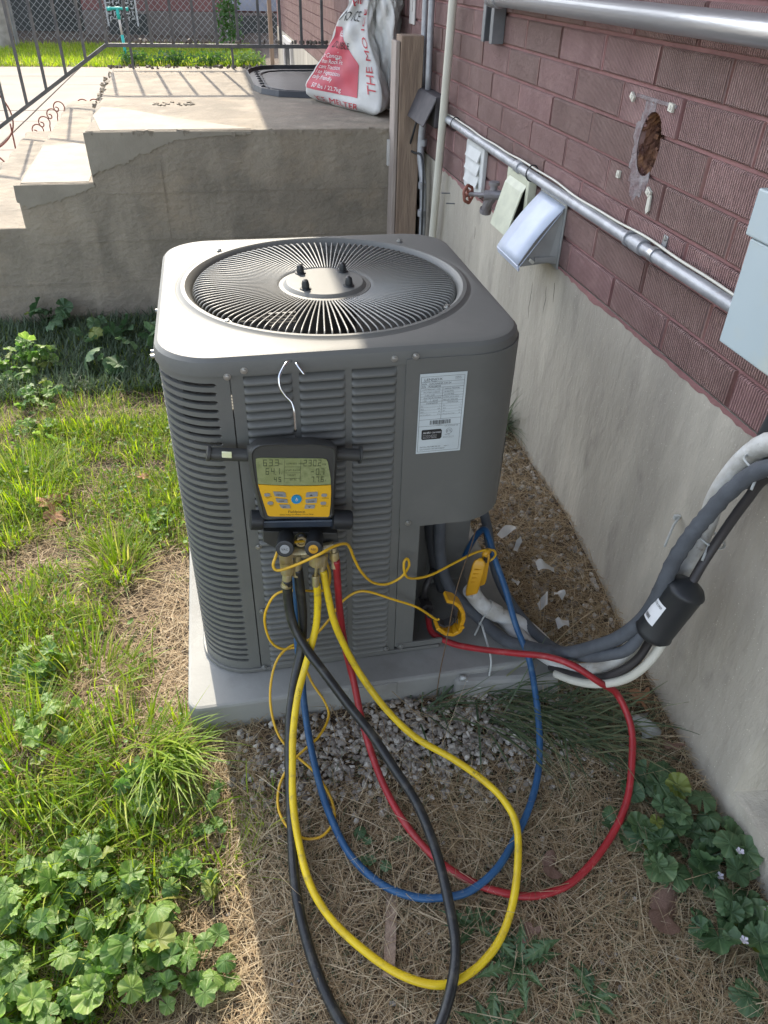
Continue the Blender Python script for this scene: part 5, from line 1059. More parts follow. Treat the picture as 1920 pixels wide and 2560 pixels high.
bagB = thing('ice_melt_bag', 'plain white plastic bag standing behind the printed bag at the wall', 'bag', (1.05,3.3,LZ))
secB = [(LZ+.01,[(1.045,3.00),(1.060,2.97),(1.075,3.0),(1.06,3.05)]),(.90,[(1.015,3.0),(1.055,2.92),(1.085,3.0),(1.04,3.1)]),(1.02,[(.975,3.02),(1.045,2.86),(1.092,3.0),(1.02,3.2)]),(1.2,[(.955,3.05),(1.04,2.86),(1.10,3.02),(1.02,3.3)]),(1.45,[(.95,3.05),(1.05,2.88),(1.10,3.05),(1.02,3.30)])]
b, SB = bag(secB, seed=5, wr=.018); mk('sack', b, 'bag_white', bagB, True)

# lawn strip, fence, neighbour house
def plank(x0,x1,y0,y1,z0,z1,name,m): return mk(name, B().box(x0,x1,y0,y1,z0,z1), m)
struct(mk('far_lawn_soil', B().box(-12,XW+6,12.56,17.2,-.2,.0), 'soil'))
fen = thing('chain_link_fence', 'chain link fence across the far side of the lawn', 'fence', (-1,15.6,0))
b = B(); s_ = .115; x0, x1, z0, z1 = -6.0, 1.6, .12, 1.75; hgt_ = z1-z0
k = x0-hgt_
while k < x1:
    for sg in (1,-1):
        xa_, za_, xb_, zb_ = (k, z0, k+hgt_, z1) if sg > 0 else (k+hgt_, z0, k, z1)
        b.tube([(xa_,15.6,za_),(xb_,15.6+.003*sg,zb_)], .0048, 4, cap=False)
    k += s_
mk('chain_link', b, 'fence', fen)
for x in (-3.15,.62): mk('fence_post', B().lathe((x,15.6,-.1),(0,0,1),[(0,.035),(1.9,.035),(1.93,.02)],12), 'fence', fen, 'auto')
solo('weathered_post', B().tube([(-3.32,15.2,-.1),(-3.24,15.2,.6),(-3.3,15.2,2.0)], .15, 9, sub=4), 'bark', 'pale rough tree trunk at the far left by the fence', 'tree', (-3.3,15.2,0), True).name = 'tree_trunk'
nb = thing('neighbour_house', 'neighbouring brick house in half shade behind the fence', 'house', (-1,19,0))
mk('brick_wall', B().box(-2.35,1.9,19,19.3,.42,4.2), 'nb_brick', nb); mk('foundation', B().box(-2.35,3.4,18.95,19.3,-.2,.415), 'nb_found', nb)
mk('porch_shade', B().box(-8,-2.36,19.6,19.8,-.2,4.2), 'nb_dark', nb); mk('garage_door', B().box(.75,1.85,18.93,18.99,.45,3.0), 'nb_blue', nb); mk('window_well_shade', B().box(.7,1.9,18.90,18.94,-.1,.36), 'nb_dark', nb)  # dark boxes stand in for the porch and window shade
mk('porch_gap_shade', B().box(-1.85,-1.0,18.90,18.94,-.1,.36), 'nb_dark', nb)  # thin dark box standing in for shade at the foundation
mk('roof', B().box(-9,5,18.3,23,4.2,4.35), 'roof', nb)
# black and white lattice screen
ls_ = thing('lattice_screen', 'white basket weave lattice panel leaning behind the chain link fence', 'screen', (-1.4,16.6,.1))
fr = B(); fr.box(-1.63,-1.60,16.6,16.63,.28,1.1); fr.box(-1.08,-1.05,16.6,16.63,.28,1.1); mk('frame', fr, 'white_paint', ls_)
mk('backing', B().box(-1.6,-1.08,16.63,16.64,.36,1.1), 'nb_dark', ls_)
b = B()
for i in range(6):
    for j in range(9):
        x = -1.56+i*.085; z = .40+j*.085
        if (i+j) % 2: b.box(x-.034,x+.034,16.605,16.62,z-.010,z+.010); b.box(x+.022,x+.034,16.605,16.62,z,z+.045)
        else: b.box(x-.010,x+.010,16.605,16.62,z-.034,z+.034); b.box(x-.01,x+.035,16.606,16.621,z+.022,z+.034)
mk('weave', b, 'white_paint', ls_)
# teal push scooter
sc = thing('scooter', 'teal children scooter standing upright in the grass beyond the walk', 'scooter', (-1.05,12.9,0))
mk('steering_column', B().tube([(-1.062,12.9,.05),(-1.075,12.9,.40)], .022, 10), 'teal', sc, True); mk('column_sleeve', B().tube([(-1.075,12.9,.40),(-1.085,12.9,.66)], .017, 10), 'offwhite', sc, True); mk('upper_column', B().tube([(-1.083,12.9,.60),(-1.088,12.9,.735)], .026, 10), 'teal', sc, True)
mk('handlebar', B().tube([(-1.24,12.9,.73),(-1.088,12.9,.742),(-.925,12.9,.73)], .019, 10), 'teal', sc, True)
for x in (-1.24,-.925): mk('grip', B().tube([(x,12.9,.73),(x+(.07 if x < -1.1 else -.07),12.9,.733)], .026, 10), 'teal', sc, True)
mk('deck', B().box(-1.11,-1.01,12.9,13.35,.05,.075), 'teal', sc, bevel=.005)
for y in (12.88,13.38): mk('wheel', B().lathe((-1.075,y,.05),(1,0,0),[(0,.03),(.003,.048),(.025,.048),(.028,.03)],16), 'rust', sc, 'auto')
# ================================================================ VEGETATION
def blades(name, X, Y, Z, az, L, Wd, lean, curl, tint, m, K=5, twist=0.6, parent=None):
    n = len(X); t = np.linspace(0, 1, K); th = lean[:,None]+curl[:,None]*t[None,:]
    ds = L[:,None]/(K-1); hx = np.concatenate([np.zeros((n,1)), np.cumsum(np.sin(th[:,:-1])*ds, 1)], 1); hz = np.concatenate([np.zeros((n,1)), np.cumsum(np.cos(th[:,:-1])*ds, 1)], 1)
    ca, sa = np.cos(az)[:,None], np.sin(az)[:,None]
    px = X[:,None]+hx*ca; py = Y[:,None]+hx*sa; pz = Z[:,None]+hz
    tw = az+PI/2+(rng.random(n)-.5)*twist; wx, wy = np.cos(tw)[:,None], np.sin(tw)[:,None]
    prof = np.clip(1-t**2.2, .06, 1)*np.clip(.55+2*t, 0, 1); w = Wd[:,None]*prof[None,:]*.5
    V = np.stack([np.stack([px-wx*w, py-wy*w, pz], -1), np.stack([px+wx*w, py+wy*w, pz], -1)], 2).reshape(n*K*2, 3)
    k = np.arange(K-1); q = np.stack([2*k, 2*k+1, 2*k+3, 2*k+2], -1); F = (np.arange(n)[:,None,None]*K*2+q[None]).reshape(-1, 4)
    me = bpy.data.meshes.new(name); me.vertices.add(len(V)); me.vertices.foreach_set('co', V.ravel().astype('f4'))
    me.loops.add(F.size); me.loops.foreach_set('vertex_index', F.ravel().astype('i4')); me.polygons.add(len(F))
    me.polygons.foreach_set('loop_start', (np.arange(len(F))*4).astype('i4')); me.polygons.foreach_set('loop_total', np.full(len(F), 4, 'i4')) if bpy.app.version < (4,0) else None
    me.update(calc_edges=True); me.polygons.foreach_set('use_smooth', np.ones(len(F), bool))
    at = me.attributes.new('tint', 'FLOAT', 'POINT'); at.data.foreach_set('value', np.repeat(tint, K*2).astype('f4'))
    me.materials.append(M_[m]); me.validate(); o = bpy.data.objects.new(name, me); COL.objects.link(o)
    if parent is not None: o.parent = parent; o.location = -Vector(parent['_b'])
    return o
GZ = np.vectorize(gz)
def keep(X, Y, fn):
    k = fn(X, Y); return X[k], Y[k]
def okground(X, Y, lo=0.0):
    inpad = (X > -.045) & (X < .83) & (Y > -.093) & (Y < .84); inhouse = X > XW-.004; st_ = (Y > 2.49) & (X > -1.42); wk = (Y > 2.38) & (X < -1.44)
    far_ = Y > 4.9
    return ~(inpad | inhouse | st_ | wk | far_)
def grav(X, Y):    # how strongly gravel shows at a place
    g = np.exp(-(((X-.33)/.24)**2+((Y+.20)/.09)**2))+np.exp(-(((X-.66)/.26)**2+((Y+.22)/.11)**2))*.9+((X > .84) & (Y > -.05))*.75
    return np.clip(g, 0, 1)
def greenness(X, Y):
    f = .64+.38*np.sin(7.1*X+2.3*Y+1)*np.sin(8.3*Y-3.7*X+.5)+.28*np.sin(19*X+13*Y)*np.sin(23*Y-11*X)
    left = 1/(1+np.exp((X-.02+.10*np.sin(7*Y))*22)); dry = np.exp(-(((X+.03)/.15)**2+((Y-.10)/.42)**2))+.8*np.exp(-(((X-.02)/.12)**2+((Y+.60)/.14)**2))+.8*np.exp(-(((X+.36)/.22)**2+((Y-.60)/.40)**2))+.5*np.exp(-(((X+.25)/.15)**2+((Y-.15)/.25)**2))
    return np.clip(left*f*1.25-.8*dry, 0, 1)
# dry straw mat, densest near the camera
def straw(n, x0, x1, y0, y1, L0, L1, w0, w1, zmax, tl, th, dens=None):
    X = rng.uniform(x0, x1, n); Y = rng.uniform(y0, y1, n); k = okground(X, Y) & (rng.random(n) > .62*grav(X, Y))
    if dens is not None: k &= rng.random(n) < dens(X, Y)
    X, Y = X[k], Y[k]; n = len(X); Z = GZ(X, Y)-.008+rng.random(n)**2*zmax
    return X, Y, Z, rng.uniform(0, 2*PI, n), rng.uniform(L0, L1, n), rng.uniform(w0, w1, n), rng.normal(1.42, .13, n), rng.normal(.12, .35, n), np.clip(rng.normal((tl+th)/2, (th-tl)/3, n), 0, 1)
def comb(*a): return [np.concatenate(z) for z in zip(*a)]
parts_ = comb(straw(52000, -.95, 1.115, -1.0, .2, .02, .075, .0008, .0022, .018, .15, .85),
              straw(22000, -1.1, 1.115, .2, 1.0, .025, .08, .0012, .0026, .018, .15, .8),
              straw(14000, -1.5, 1.115, 1.0, 2.5, .03, .09, .0015, .003, .02, .1, .7, dens=lambda X, Y: np.where((Y > 1.65) & (X < .3), .12, 1.0)),  # straw thinned beside the stoop so its shadow strip reads darker
              straw(9000, .05, 1.1, -.95, -.3, .03, .10, .0009, .0019, .028, .5, 1.1),
              straw(15000, .84, 1.115, -.1, 1.6, .03, .12, .0009, .002, .03, .3, .95),
              straw(5000, -.12, .12, -.72, .5, .02, .06, .001, .002, .022, .5, 1.0))
stuff(blades('dry_grass_mat', *parts_, 'straw', K=4), 'tangled mat of dry straw coloured grass around the pad', 'dry grass')
# longer loose stalks
n = 420; X = np.concatenate([rng.uniform(.1,1.1,260), rng.uniform(.84,1.1,160)]); Y = np.concatenate([rng.uniform(-.85,-.1,260), rng.uniform(-.1,1.0,160)]); k = okground(X, Y); X, Y = X[k], Y[k]; n = len(X)
stuff(blades('loose_stalks', X, Y, GZ(X,Y)+rng.random(n)*.02, rng.uniform(0,2*PI,n), rng.uniform(.08,.20,n), rng.uniform(.0012,.0024,n), rng.normal(1.38,.12,n), rng.normal(.15,.2,n), rng.uniform(.5,1,n), 'straw', K=6), 'long loose dry stalks lying over the dead grass', 'dry grass')
# upright dry tuft by the drain pipe
def tuft(name, cx, cy, r, n, L0, L1, w0, w1, l0, l1, t0, t1, m, label, cat, dirn=None, spread=PI, K=6, cz=None, group=None):
    a = rng.uniform(0, 2*PI, n); q = np.sqrt(rng.random(n))*r; X = cx+q*np.cos(a); Y = cy+q*np.sin(a); k = okground(X, Y) if cz is None else np.ones(n, bool); X, Y, a = X[k], Y[k], a[k]; n = len(X)
    az = a if dirn is None else dirn+rng.normal(0, spread, n)
    o = blades(name, X-cx, Y-cy, (GZ(X,Y) if cz is None else np.full(n, cz))-.006, az, rng.uniform(L0,L1,n), rng.uniform(w0,w1,n), rng.uniform(l0,l1,n), rng.uniform(.2,1.1,n), rng.uniform(t0,t1,n), m, K=K)
    o.location = (cx, cy, 0); tag(o, label, cat, group); return o
tuft('dry_tuft', .86, -.02, .03, 46, .12, .26, .0014, .0026, .5, 1.35, .5, 1, 'straw', 'splayed pale dry tuft beside the pad corner under the hoses', 'dry grass tuft')
for x, y, l in ((.585,-.093,.34),(.60,-.096,.30)):
    pass
solo('dry_stalk', B().tube([(.555,-.10,-.07),(.558,-.10,.02),(.572,-.085,.12),(.60,-.04,.24),(.628,-.02,.33),(.638,-.02,.40)], .0013, 5, sub=4), 'straw', 'thin dry stalk rising in front of the cabinet opening', 'stalk', (.56,-.10,-.07), True)
# green grass: general cover + clumps
def cover(n, x0, x1, y0, y1, L0, L1, w0, w1):
    X = rng.uniform(x0,x1,n); Y = rng.uniform(y0,y1,n); k = okground(X,Y) & (rng.random(n) < greenness(X,Y)); X, Y = X[k], Y[k]; n = len(X)
    return X, Y, GZ(X,Y)-.004, rng.uniform(0,2*PI,n), rng.uniform(L0,L1,n), rng.uniform(w0,w1,n), rng.uniform(.05,.9,n), rng.uniform(.1,1.2,n), np.clip(rng.normal(.55,.22,n),0,.93)
pc = comb(cover(72000,-1.0,.15,-.95,.5,.012,.050,.0011,.0034), cover(5200,-1.0,.12,-.95,.6,.05,.12,.003,.006), cover(36000,-1.3,.1,.5,1.45,.015,.06,.0015,.0038), cover(2400,-1.0,.1,.5,1.45,.05,.11,.003,.0055), cover(11000,-1.5,.3,1.4,2.49,.02,.07,.0018,.0035))
stuff(blades('lawn_grass', *pc, 'grass', K=4), 'short patchy bright green grass on the sunlit left side', 'grass')
X = rng.uniform(-1.3,.3,15000); Y = rng.uniform(1.68,2.49,15000); k = okground(X,Y); X, Y = X[k], Y[k]; n = len(X)  # dark blades added to deepen the shadow strip below the stoop
stuff(blades('shade_toned_weeds', X, Y, GZ(X,Y)-.004, rng.uniform(0,2*PI,n), rng.uniform(.03,.10,n), rng.uniform(.003,.008,n), rng.uniform(.2,1.0,n), rng.uniform(.1,1,n), rng.uniform(0,.35,n), 'sedge', K=4), 'dense weeds at the foot of the stoop, coloured dark to deepen its shade', 'grass')
X = rng.uniform(.1,1.1,5200); Y = rng.uniform(-1,-.2,5200); k = okground(X,Y); X, Y = X[k], Y[k]; n = len(X)
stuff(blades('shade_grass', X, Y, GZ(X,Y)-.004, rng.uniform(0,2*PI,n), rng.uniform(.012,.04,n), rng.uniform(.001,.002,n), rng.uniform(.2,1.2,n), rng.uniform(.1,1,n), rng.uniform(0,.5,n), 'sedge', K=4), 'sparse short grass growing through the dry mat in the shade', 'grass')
n = 2400; X = rng.uniform(-4.5,1.0,n*9); Y = 12.6+rng.random(n*9)**1.1*3.4
stuff(blades('far_lawn', X, Y, np.full(len(X),-.01), rng.uniform(0,2*PI,len(X)), rng.uniform(.05,.13,len(X)), rng.uniform(.010,.020,len(X)), rng.uniform(0,.9,len(X)), rng.uniform(.1,1,len(X)), np.clip(rng.normal(.7,.15,len(X)),0,.93), 'grass', K=3), 'bright sunlit lawn strip between the walk and the far fence', 'grass')
G_ = 'grass clumps on the sunny side'
cl = [(-.60,1.02,.13,900,.10,.20,.003,'dense tall bright grass clump at the far left edge'),(-.62,.80,.10,500,.08,.16,.003,'bright grass clump below the tall left one'),(-.27,.60,.06,300,.07,.15,.0035,'grass clump midway between leaf litter and cabinet'),(-.25,.52,.05,160,.10,.17,.005,'broad bladed green clump left of the cabinet middle'),
      (-.10,.90,.07,260,.06,.13,.003,'grass clump close to the left side of the cabinet'),(-.25,1.30,.12,420,.06,.12,.003,'lit grass fringe at the edge of the stoop shade'),(-.08,1.38,.08,260,.06,.13,.003,'small lit clump behind the cabinet corner'),(-.45,1.50,.12,420,.07,.14,.003,'grass clump under the left mallow in sun'),
      (-.30,.10,.10,420,.08,.17,.004,'long bladed clump left of the pad'),(-.42,-.12,.12,520,.10,.20,.004,'long grass clump at the left frame edge'),(-.20,-.14,.10,320,.10,.20,.0045,'arching green clump left of the pad corner'),(-.05,-.10,.035,90,.07,.14,.005,'broad bright blades overlapping the pad front corner'),
      (-.13,-.36,.07,150,.08,.16,.004,'upright clump among the mallow leaves'),(-.34,-.32,.10,260,.08,.16,.004,'grass clump among mallow at lower left'),(.03,-.42,.05,50,.06,.14,.0035,'sparse clump on the shade border'),(-.50,.35,.12,420,.07,.15,.004,'grass clump at left edge beside dry patch')]
for x, y, r, n, a, c, w_, lab in cl: tuft('grass_clump', x, y, r*1.25, int(n*.62), a*.55, c*.80, w_*.5, w_*1.3, .05, 1.05, .15, .97, 'grass', lab, 'grass clump', group=G_)
tuft('arching_grass', -.10, -.14, .05, 110, .14, .24, .003, .006, .5, 1.1, .2, .8, 'grass', 'long arching blades bending over the pad front corner', 'grass clump', dirn=-1.0, spread=.7)
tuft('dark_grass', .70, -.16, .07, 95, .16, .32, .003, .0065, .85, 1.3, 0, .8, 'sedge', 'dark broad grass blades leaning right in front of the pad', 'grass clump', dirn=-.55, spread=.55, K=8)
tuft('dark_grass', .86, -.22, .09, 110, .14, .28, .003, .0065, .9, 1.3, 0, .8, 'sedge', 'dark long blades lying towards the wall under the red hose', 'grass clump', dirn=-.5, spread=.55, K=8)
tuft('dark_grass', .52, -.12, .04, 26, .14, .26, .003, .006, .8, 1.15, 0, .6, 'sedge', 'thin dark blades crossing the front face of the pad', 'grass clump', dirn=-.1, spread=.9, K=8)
tuft('wall_grass', 1.07, 1.02, .05, 160, .14, .30, .002, .004, .35, 1.0, 0, .6, 'sedge', 'dull grass tuft behind the cabinet at the foundation', 'grass clump', dirn=-1.2, spread=.9, K=7)
# gravel
def gravel(name, n, fn, s0, s1, label, par=None):
    ico = [(0,0,1),(.894,0,.447),(.276,.851,.447),(-.724,.526,.447),(-.724,-.526,.447),(.276,-.851,.447),(.724,.526,-.447),(-.276,.851,-.447),(-.894,0,-.447),(-.276,-.851,-.447),(.724,-.526,-.447),(0,0,-1)]
    fi = [(0,1,2),(0,2,3),(0,3,4),(0,4,5),(0,5,1),(1,6,2),(2,7,3),(3,8,4),(4,9,5),(5,10,1),(2,6,7),(3,7,8),(4,8,9),(5,9,10),(1,10,6),(6,11,7),(7,11,8),(8,11,9),(9,11,10),(10,11,6)]
    ico = np.array(ico); V = []; F = []; T = []
    for i in range(n):
        x, y = fn(); s = rng.uniform(s0, s1); v = ico*(1+rng.uniform(-.28,.28,(12,1)))*np.array([1, rng.uniform(.6,1), rng.uniform(.45,.85)])*s*.5
        A = np.array(Matrix.Rotation(rng.random()*6.3, 3, 'Z') @ Matrix.Rotation(rng.normal(0,.6), 3, 'X')); v = v@A.T
        z = gz(x, y)-s*.05+rng.random()*s*.30; V.append(v+np.array([x,y,z])); F.append(np.array(fi)+12*i); T.append(np.full(12, rng.random()))
    me = bpy.data.meshes.new(name); me.from_pydata(np.concatenate(V).tolist(), [], np.concatenate(F).tolist()); me.update()
    at = me.attributes.new('tint','FLOAT','POINT'); at.data.foreach_set('value', np.concatenate(T).astype('f4')); me.materials.append(M_['gravel'])
    o = bpy.data.objects.new(name, me); COL.objects.link(o); stuff(o, label, 'gravel'); return o
def gfn():
    while True:
        x, y = rng.uniform(.03,1.0), rng.uniform(-.40,-.09)
        if rng.random() < grav(x, y)**1.1 and okground(np.array([x]), np.array([y]))[0]: return x, y
gravel('gravel', 1900, gfn, .008, .021, 'pale angular gravel showing in front of the pad')
gravel('wall_gravel', 1300, lambda: (rng.uniform(.835,1.10), rng.uniform(-.12,1.6)), .009, .022, 'brownish gravel between the pad and the house foundation')
gravel('scattered_stones', 260, lambda: (rng.uniform(-.12,1.05), rng.uniform(-.8,.4)), .006, .014, 'few small stones scattered in the dry grass')

# mallow leaves
def mallow_mesh(seed, nt=57, nr=6):
    r = random.Random(seed); lob = r.choice((5,6,7)); cup = r.uniform(-.45,.45); vs = []; fs = []; T = []
    for j in range(nr+1):
        for i in range(nt):
            u = i/(nt-1); a = .16+u*(2*PI-.32); R = 1-.10*(1-abs(math.cos(lob*(a-PI)/2)))**1.5+.028*math.sin(30*a)
            k = j/nr; rr = k*R; pl = .085*k*math.cos(lob*2*(a-PI)/2*1.0+PI)*abs(1)+.03*k*math.sin(17*a)
            z = cup*k*k+pl*k*1.3+.10*math.sin(a*2+seed)*k*k+.05*k*k*math.sin(5*a+seed*2)+.012*math.sin(40*k+9*a)
            vn = max(0, math.cos(lob*(a-PI)))**14; T.append(min(1, .25+.3*k+.65*vn*(1-.35*k)+r.uniform(-.12,.12)))
            vs.append((-rr*math.cos(a)*1.0, rr*math.sin(a), z))
    for j in range(nr):
        for i in range(nt-1): fs.append((j*nt+i, j*nt+i+1, (j+1)*nt+i+1, (j+1)*nt+i))
    return vs, fs, T
_lm = {}
def leaf_data(kind, seed):
    if (kind, seed) not in _lm:
        vs, fs, T = mallow_mesh(seed); me = bpy.data.meshes.new('leaf'); me.from_pydata(vs, [], fs); me.materials.append(M_[kind]); me.polygons.foreach_set('use_smooth', [True]*len(fs)); me.update(); at = me.attributes.new('tint','FLOAT','POINT'); at.data.foreach_set('value', T); _lm[kind, seed] = me
    return _lm[kind, seed]
def mallow(cx, cy, leaves, kind, label, group, s0, s1, h0, h1, R, tilt=.45, zb=None, flowers=0):
    z0 = gz(cx, cy) if zb is None else zb; p = thing('mallow_plant', label, 'plant', (cx, cy, z0), group); sb = B()
    for i in range(int(leaves*1.3) if kind != 'mallow' else int(leaves*1.9)):
        a = rng.random()*2*PI; q = math.sqrt(rng.random())*R; x, y = q*math.cos(a), q*math.sin(a); h = rng.uniform(h0, h1)*(1-.35*q/R); s = rng.uniform(s0*.7, s1*1.1)*(.70 if kind == 'mallow' else 1.12)
        if cx+x > XW-.02: x = XW-.02-cx
        kd = kind if rng.random() > .05 else 'mallow_yellow'
        o = bpy.data.objects.new('leaf', leaf_data(kd, int(rng.integers(0, 14)))); COL.objects.link(o); o.parent = p; o.location = (x, y, h); o.scale = (s, s*rng.uniform(.85,1.1), s)
        o.rotation_euler = (rng.normal(0, tilt), rng.normal(0, tilt), rng.random()*2*PI)
        bx, by = x*.25, y*.25; sb.tube([(cx+bx,cy+by,z0),(cx+(bx+x)/2,cy+(by+y)/2,z0+h*.65),(cx+x,cy+y,z0+h)], .0011, 5, sub=2)
    o = mk('stems', sb, kind, p, True); o['kind'] = 'stuff'
    for i in range(flowers):
        a = rng.random()*2*PI; q = R*rng.uniform(.3,1); x, y = q*math.cos(a), q*math.sin(a)
        if cx+x > XW-.02: x = XW-.03-cx
        h = h1*rng.uniform(.7,1.0); fb_ = B()
        for k in range(5):
            t = 2*PI*k/5+rng.random()*.3; c_, s_ = math.cos(t), math.sin(t); w_ = .0035
            fb_.add([(cx+x,cy+y,z0+h),(cx+x+c_*.006-s_*w_,cy+y+s_*.006+c_*w_,z0+h+.004),(cx+x+c_*.009,cy+y+s_*.009,z0+h+.005),(cx+x+c_*.006+s_*w_,cy+y+s_*.006-c_*w_,z0+h+.004)], [(0,1,2,3)])
        mk('flower', fb_, 'petal', p)
    return p
GL = 'mallow plants on the sunny side'
for x, y, n, lab, s0, s1, h1, R in ((-.30,-.62,30,'large lit mallow at the bottom left corner',.022,.042,.10,.12),(-.16,-.56,26,'mallow filling the bottom left beside the shade line',.020,.040,.10,.10),(-.38,-.46,24,'lit mallow at the left edge above the corner one',.018,.034,.09,.11),(-.22,-.40,22,'mallow in the middle of the lower left bed',.018,.034,.08,.10),
        (-.04,-.60,14,'mallow nearest the dry strip at the bottom',.016,.030,.07,.07),(-.05,-.44,12,'small mallow beside the shade border',.014,.026,.06,.06),(.0,-.30,9,'sparse mallow below the pad corner grass',.012,.022,.05,.06),(-.14,-.22,6,'mallow with one big round leaf among long grass',.020,.034,.06,.07),(-.36,-.05,12,'mallow leaves at the left edge below mid height',.018,.030,.08,.09),
        (-.42,.16,10,'mallow at left edge beside the long grass',.018,.030,.07,.08),(-.12,.72,7,'small mallow leaves close to the cabinet side',.014,.024,.06,.06),(-.74,1.95,20,'sunlit leafy weed at left edge by the stoop shade',.030,.05,.16,.13),(-.62,1.62,14,'lit weed leaves above the tall grass clump',.020,.036,.10,.10),(-.60,1.38,9,'small lit weed at the left edge',.018,.03,.06,.09)):
    mallow(x, y, n, 'mallow', lab, GL, s0, s1, .02, h1, R, .42)
X = rng.uniform(-.95,.04,9000); Y = rng.uniform(-.9,1.4,9000); k = okground(X,Y) & (rng.random(9000) < greenness(X,Y)*.9); X, Y = X[k], Y[k]; b = B()
for x, y in zip(X, Y):
    z = gz(x,y)+rng.uniform(.006,.035); r_ = rng.uniform(.003,.0085); a = rng.random()*6.3; tx_, ty_ = rng.normal(0,.45), rng.normal(0,.45)
    P = [(x+r_*math.cos(a+q)*(1 if i % 2 else .8), y+r_*math.sin(a+q)*(1 if i % 2 else .8), z+r_*(math.cos(a+q)*tx_+math.sin(a+q)*ty_)) for i, q in enumerate([2*PI*i/6 for i in range(6)])]
    b.add([(x,y,z-.15*r_)]+P, [(0,1,2,3),(0,3,4,5),(0,5,6,1)])
o = mk('small_weeds', b, 'small_weed'); stuff(o, 'tiny round leaved weeds mixed through the sunlit grass', 'weeds')
GS = 'shaded weeds at the foot of the stoop'
for x, y, n, lb in ((-.45,2.2,9,'shaded weed in the middle of the row at the stoop wall'),(-.2,2.1,8,'shaded weed second from the cabinet at the stoop wall'),(.02,2.2,7,'shaded weed closest to the cabinet corner under the stoop'),(-.7,2.35,10,'shaded weed at the left frame edge under the steps'),(-.35,1.9,6,'shaded weed standing in front of the stoop row')): mallow(x, y, n, 'mallow_shade', lb, GS, .025, .05, .04, .16, .13, .5)
GR = 'mallow plants at the foot of the foundation'
for x, y, n, lab, s0, s1, h1, R, fl in ((.99,-.47,20,'dark mallow below the concrete niche, upper one by the wall',.018,.030,.07,.09,0),(.93,-.55,14,'dark mallow nearest the red hose',.018,.030,.06,.06,0),(1.06,-.58,14,'dark mallow pressed against the foundation wall',.020,.032,.08,.07,1),(1.00,-.70,18,'flowering dark mallow in the lower right',.020,.036,.07,.07,2),(1.07,-.76,10,'mallow at the right frame edge',.02,.032,.07,.05,1),(.985,-.83,2,'single round mallow leaf at bottom right',.022,.030,.03,.03,0),(.855,-.47,2,'single mallow leaf lying over the red hose',.018,.024,.03,.015,0),(.36,-.42,5,'few dark mallow leaves between yellow and black hoses',.012,.02,.03,.07,0)):
    mallow(x, y, n, 'mallow_shade', lab, GR, s0, s1, .015, h1, R, .3, flowers=fl)
# dandelion rosettes
def dandelion(cx, cy, n, label, L0, L1):
    p = thing('dandelion', label, 'plant', (cx, cy, gz(cx, cy)), 'dandelions in the dry grass at the bottom')
    for i in range(n):
        a = 2*PI*i/n*1.62+rng.normal(0, .2); L_ = rng.uniform(L0, L1); wd = L_*.19; vs = []; fs = []; m_ = 15
        for k in range(m_):
            t = k/(m_-1); w_ = wd*(.15+.85*math.sin(PI*min(1, t*.95+.05))**.8)*(1.0 if k % 2 else .42)*(.4+.8*t if t < .6 else 1.0-.6*(t-.6)/.4)
            d = L_*t; z = .004+.022*math.sin(PI*t*.8)*L_/.1-.008*t; bk = -.010 if k % 2 else 0
            for s_ in (-1, 0, 1): vs.append(((d+(bk if s_ else 0)), s_*w_, z+(0 if s_ == 0 else .003)))
        for k in range(m_-1):
            for q in (0, 1): fs.append((k*3+q, k*3+q+1, (k+1)*3+q+1, (k+1)*3+q))
        me = bpy.data.meshes.new('leaf'); me.from_pydata(vs, [], fs); me.materials.append(M_['mallow_shade']); me.update(); at = me.attributes.new('tint','FLOAT','POINT'); at.data.foreach_set('value', [.25+.55*(q % 3 == 1)+random.uniform(-.1,.1) for q in range(len(vs))]); o = bpy.data.objects.new('leaf', me); COL.objects.link(o); o.parent = p; o.rotation_euler = (rng.normal(0,.15), rng.normal(-.05,.12), a); o.location = (0,0,.004)
dandelion(.565,-.70,15,'dandelion with jagged leaves right of the hose bottom loop',.055,.10); dandelion(.48,-.80,11,'dandelion at the bottom edge under the black hose',.05,.09); dandelion(.68,-.78,9,'smaller dandelion right of the other two',.04,.075); dandelion(.50,-.62,8,'dandelion inside the yellow hose loop',.05,.08)
# dead leaves
def dead(cx, cy, s, rz, m, label, tilt=(.3,.2), lobes=5, dz=.022):
    n = 36; vs = [(0,0,0)]; fs = []
    for j in (1,2,3):
        for i in range(n):
            a = 2*PI*i/n; R = (.45+.55*abs(math.cos(lobes*a/2))**1.3)*(1+.10*math.sin(9*a)) if lobes else (.55+.45*abs(math.cos(a/1.0))**.8)*(1+.03*math.sin(15*a))
            k = j/3; vs.append((R*k*math.cos(a), R*k*math.sin(a)*.8, .25*k*k*math.sin(2*a+1)+.12*k*math.cos(3*a)))
    fs = [(0, 1+i, 1+(i+1) % n) for i in range(n)]+[(1+j*n+i, 1+(j+1)*n+i, 1+(j+1)*n+(i+1) % n, 1+j*n+(i+1) % n) for j in (0,1) for i in range(n)]
    me = bpy.data.meshes.new('dead_leaf'); me.from_pydata(vs, [], fs); me.materials.append(M_[m]); me.polygons.foreach_set('use_smooth', [True]*len(fs)); me.update(); o = bpy.data.objects.new('dead_leaf', me); COL.objects.link(o)
    o.location = (cx, cy, gz(cx, cy)+dz); o.scale = (s,s,s); o.rotation_euler = (tilt[0], tilt[1], rz); tag(o, label, 'fallen leaf')
dead(-.49,.90,.055,.5,'dead_leaf','crumpled tan fallen leaf in the sunny grass, upper of the pair'); dead(-.47,.82,.045,2.0,'dead_leaf','crumpled tan fallen leaf in the sunny grass, lower of the pair',(.1,-.4)); dead(-.20,1.0,.03,1.0,'dead_leaf','small tan leaf beside the cabinet left side')
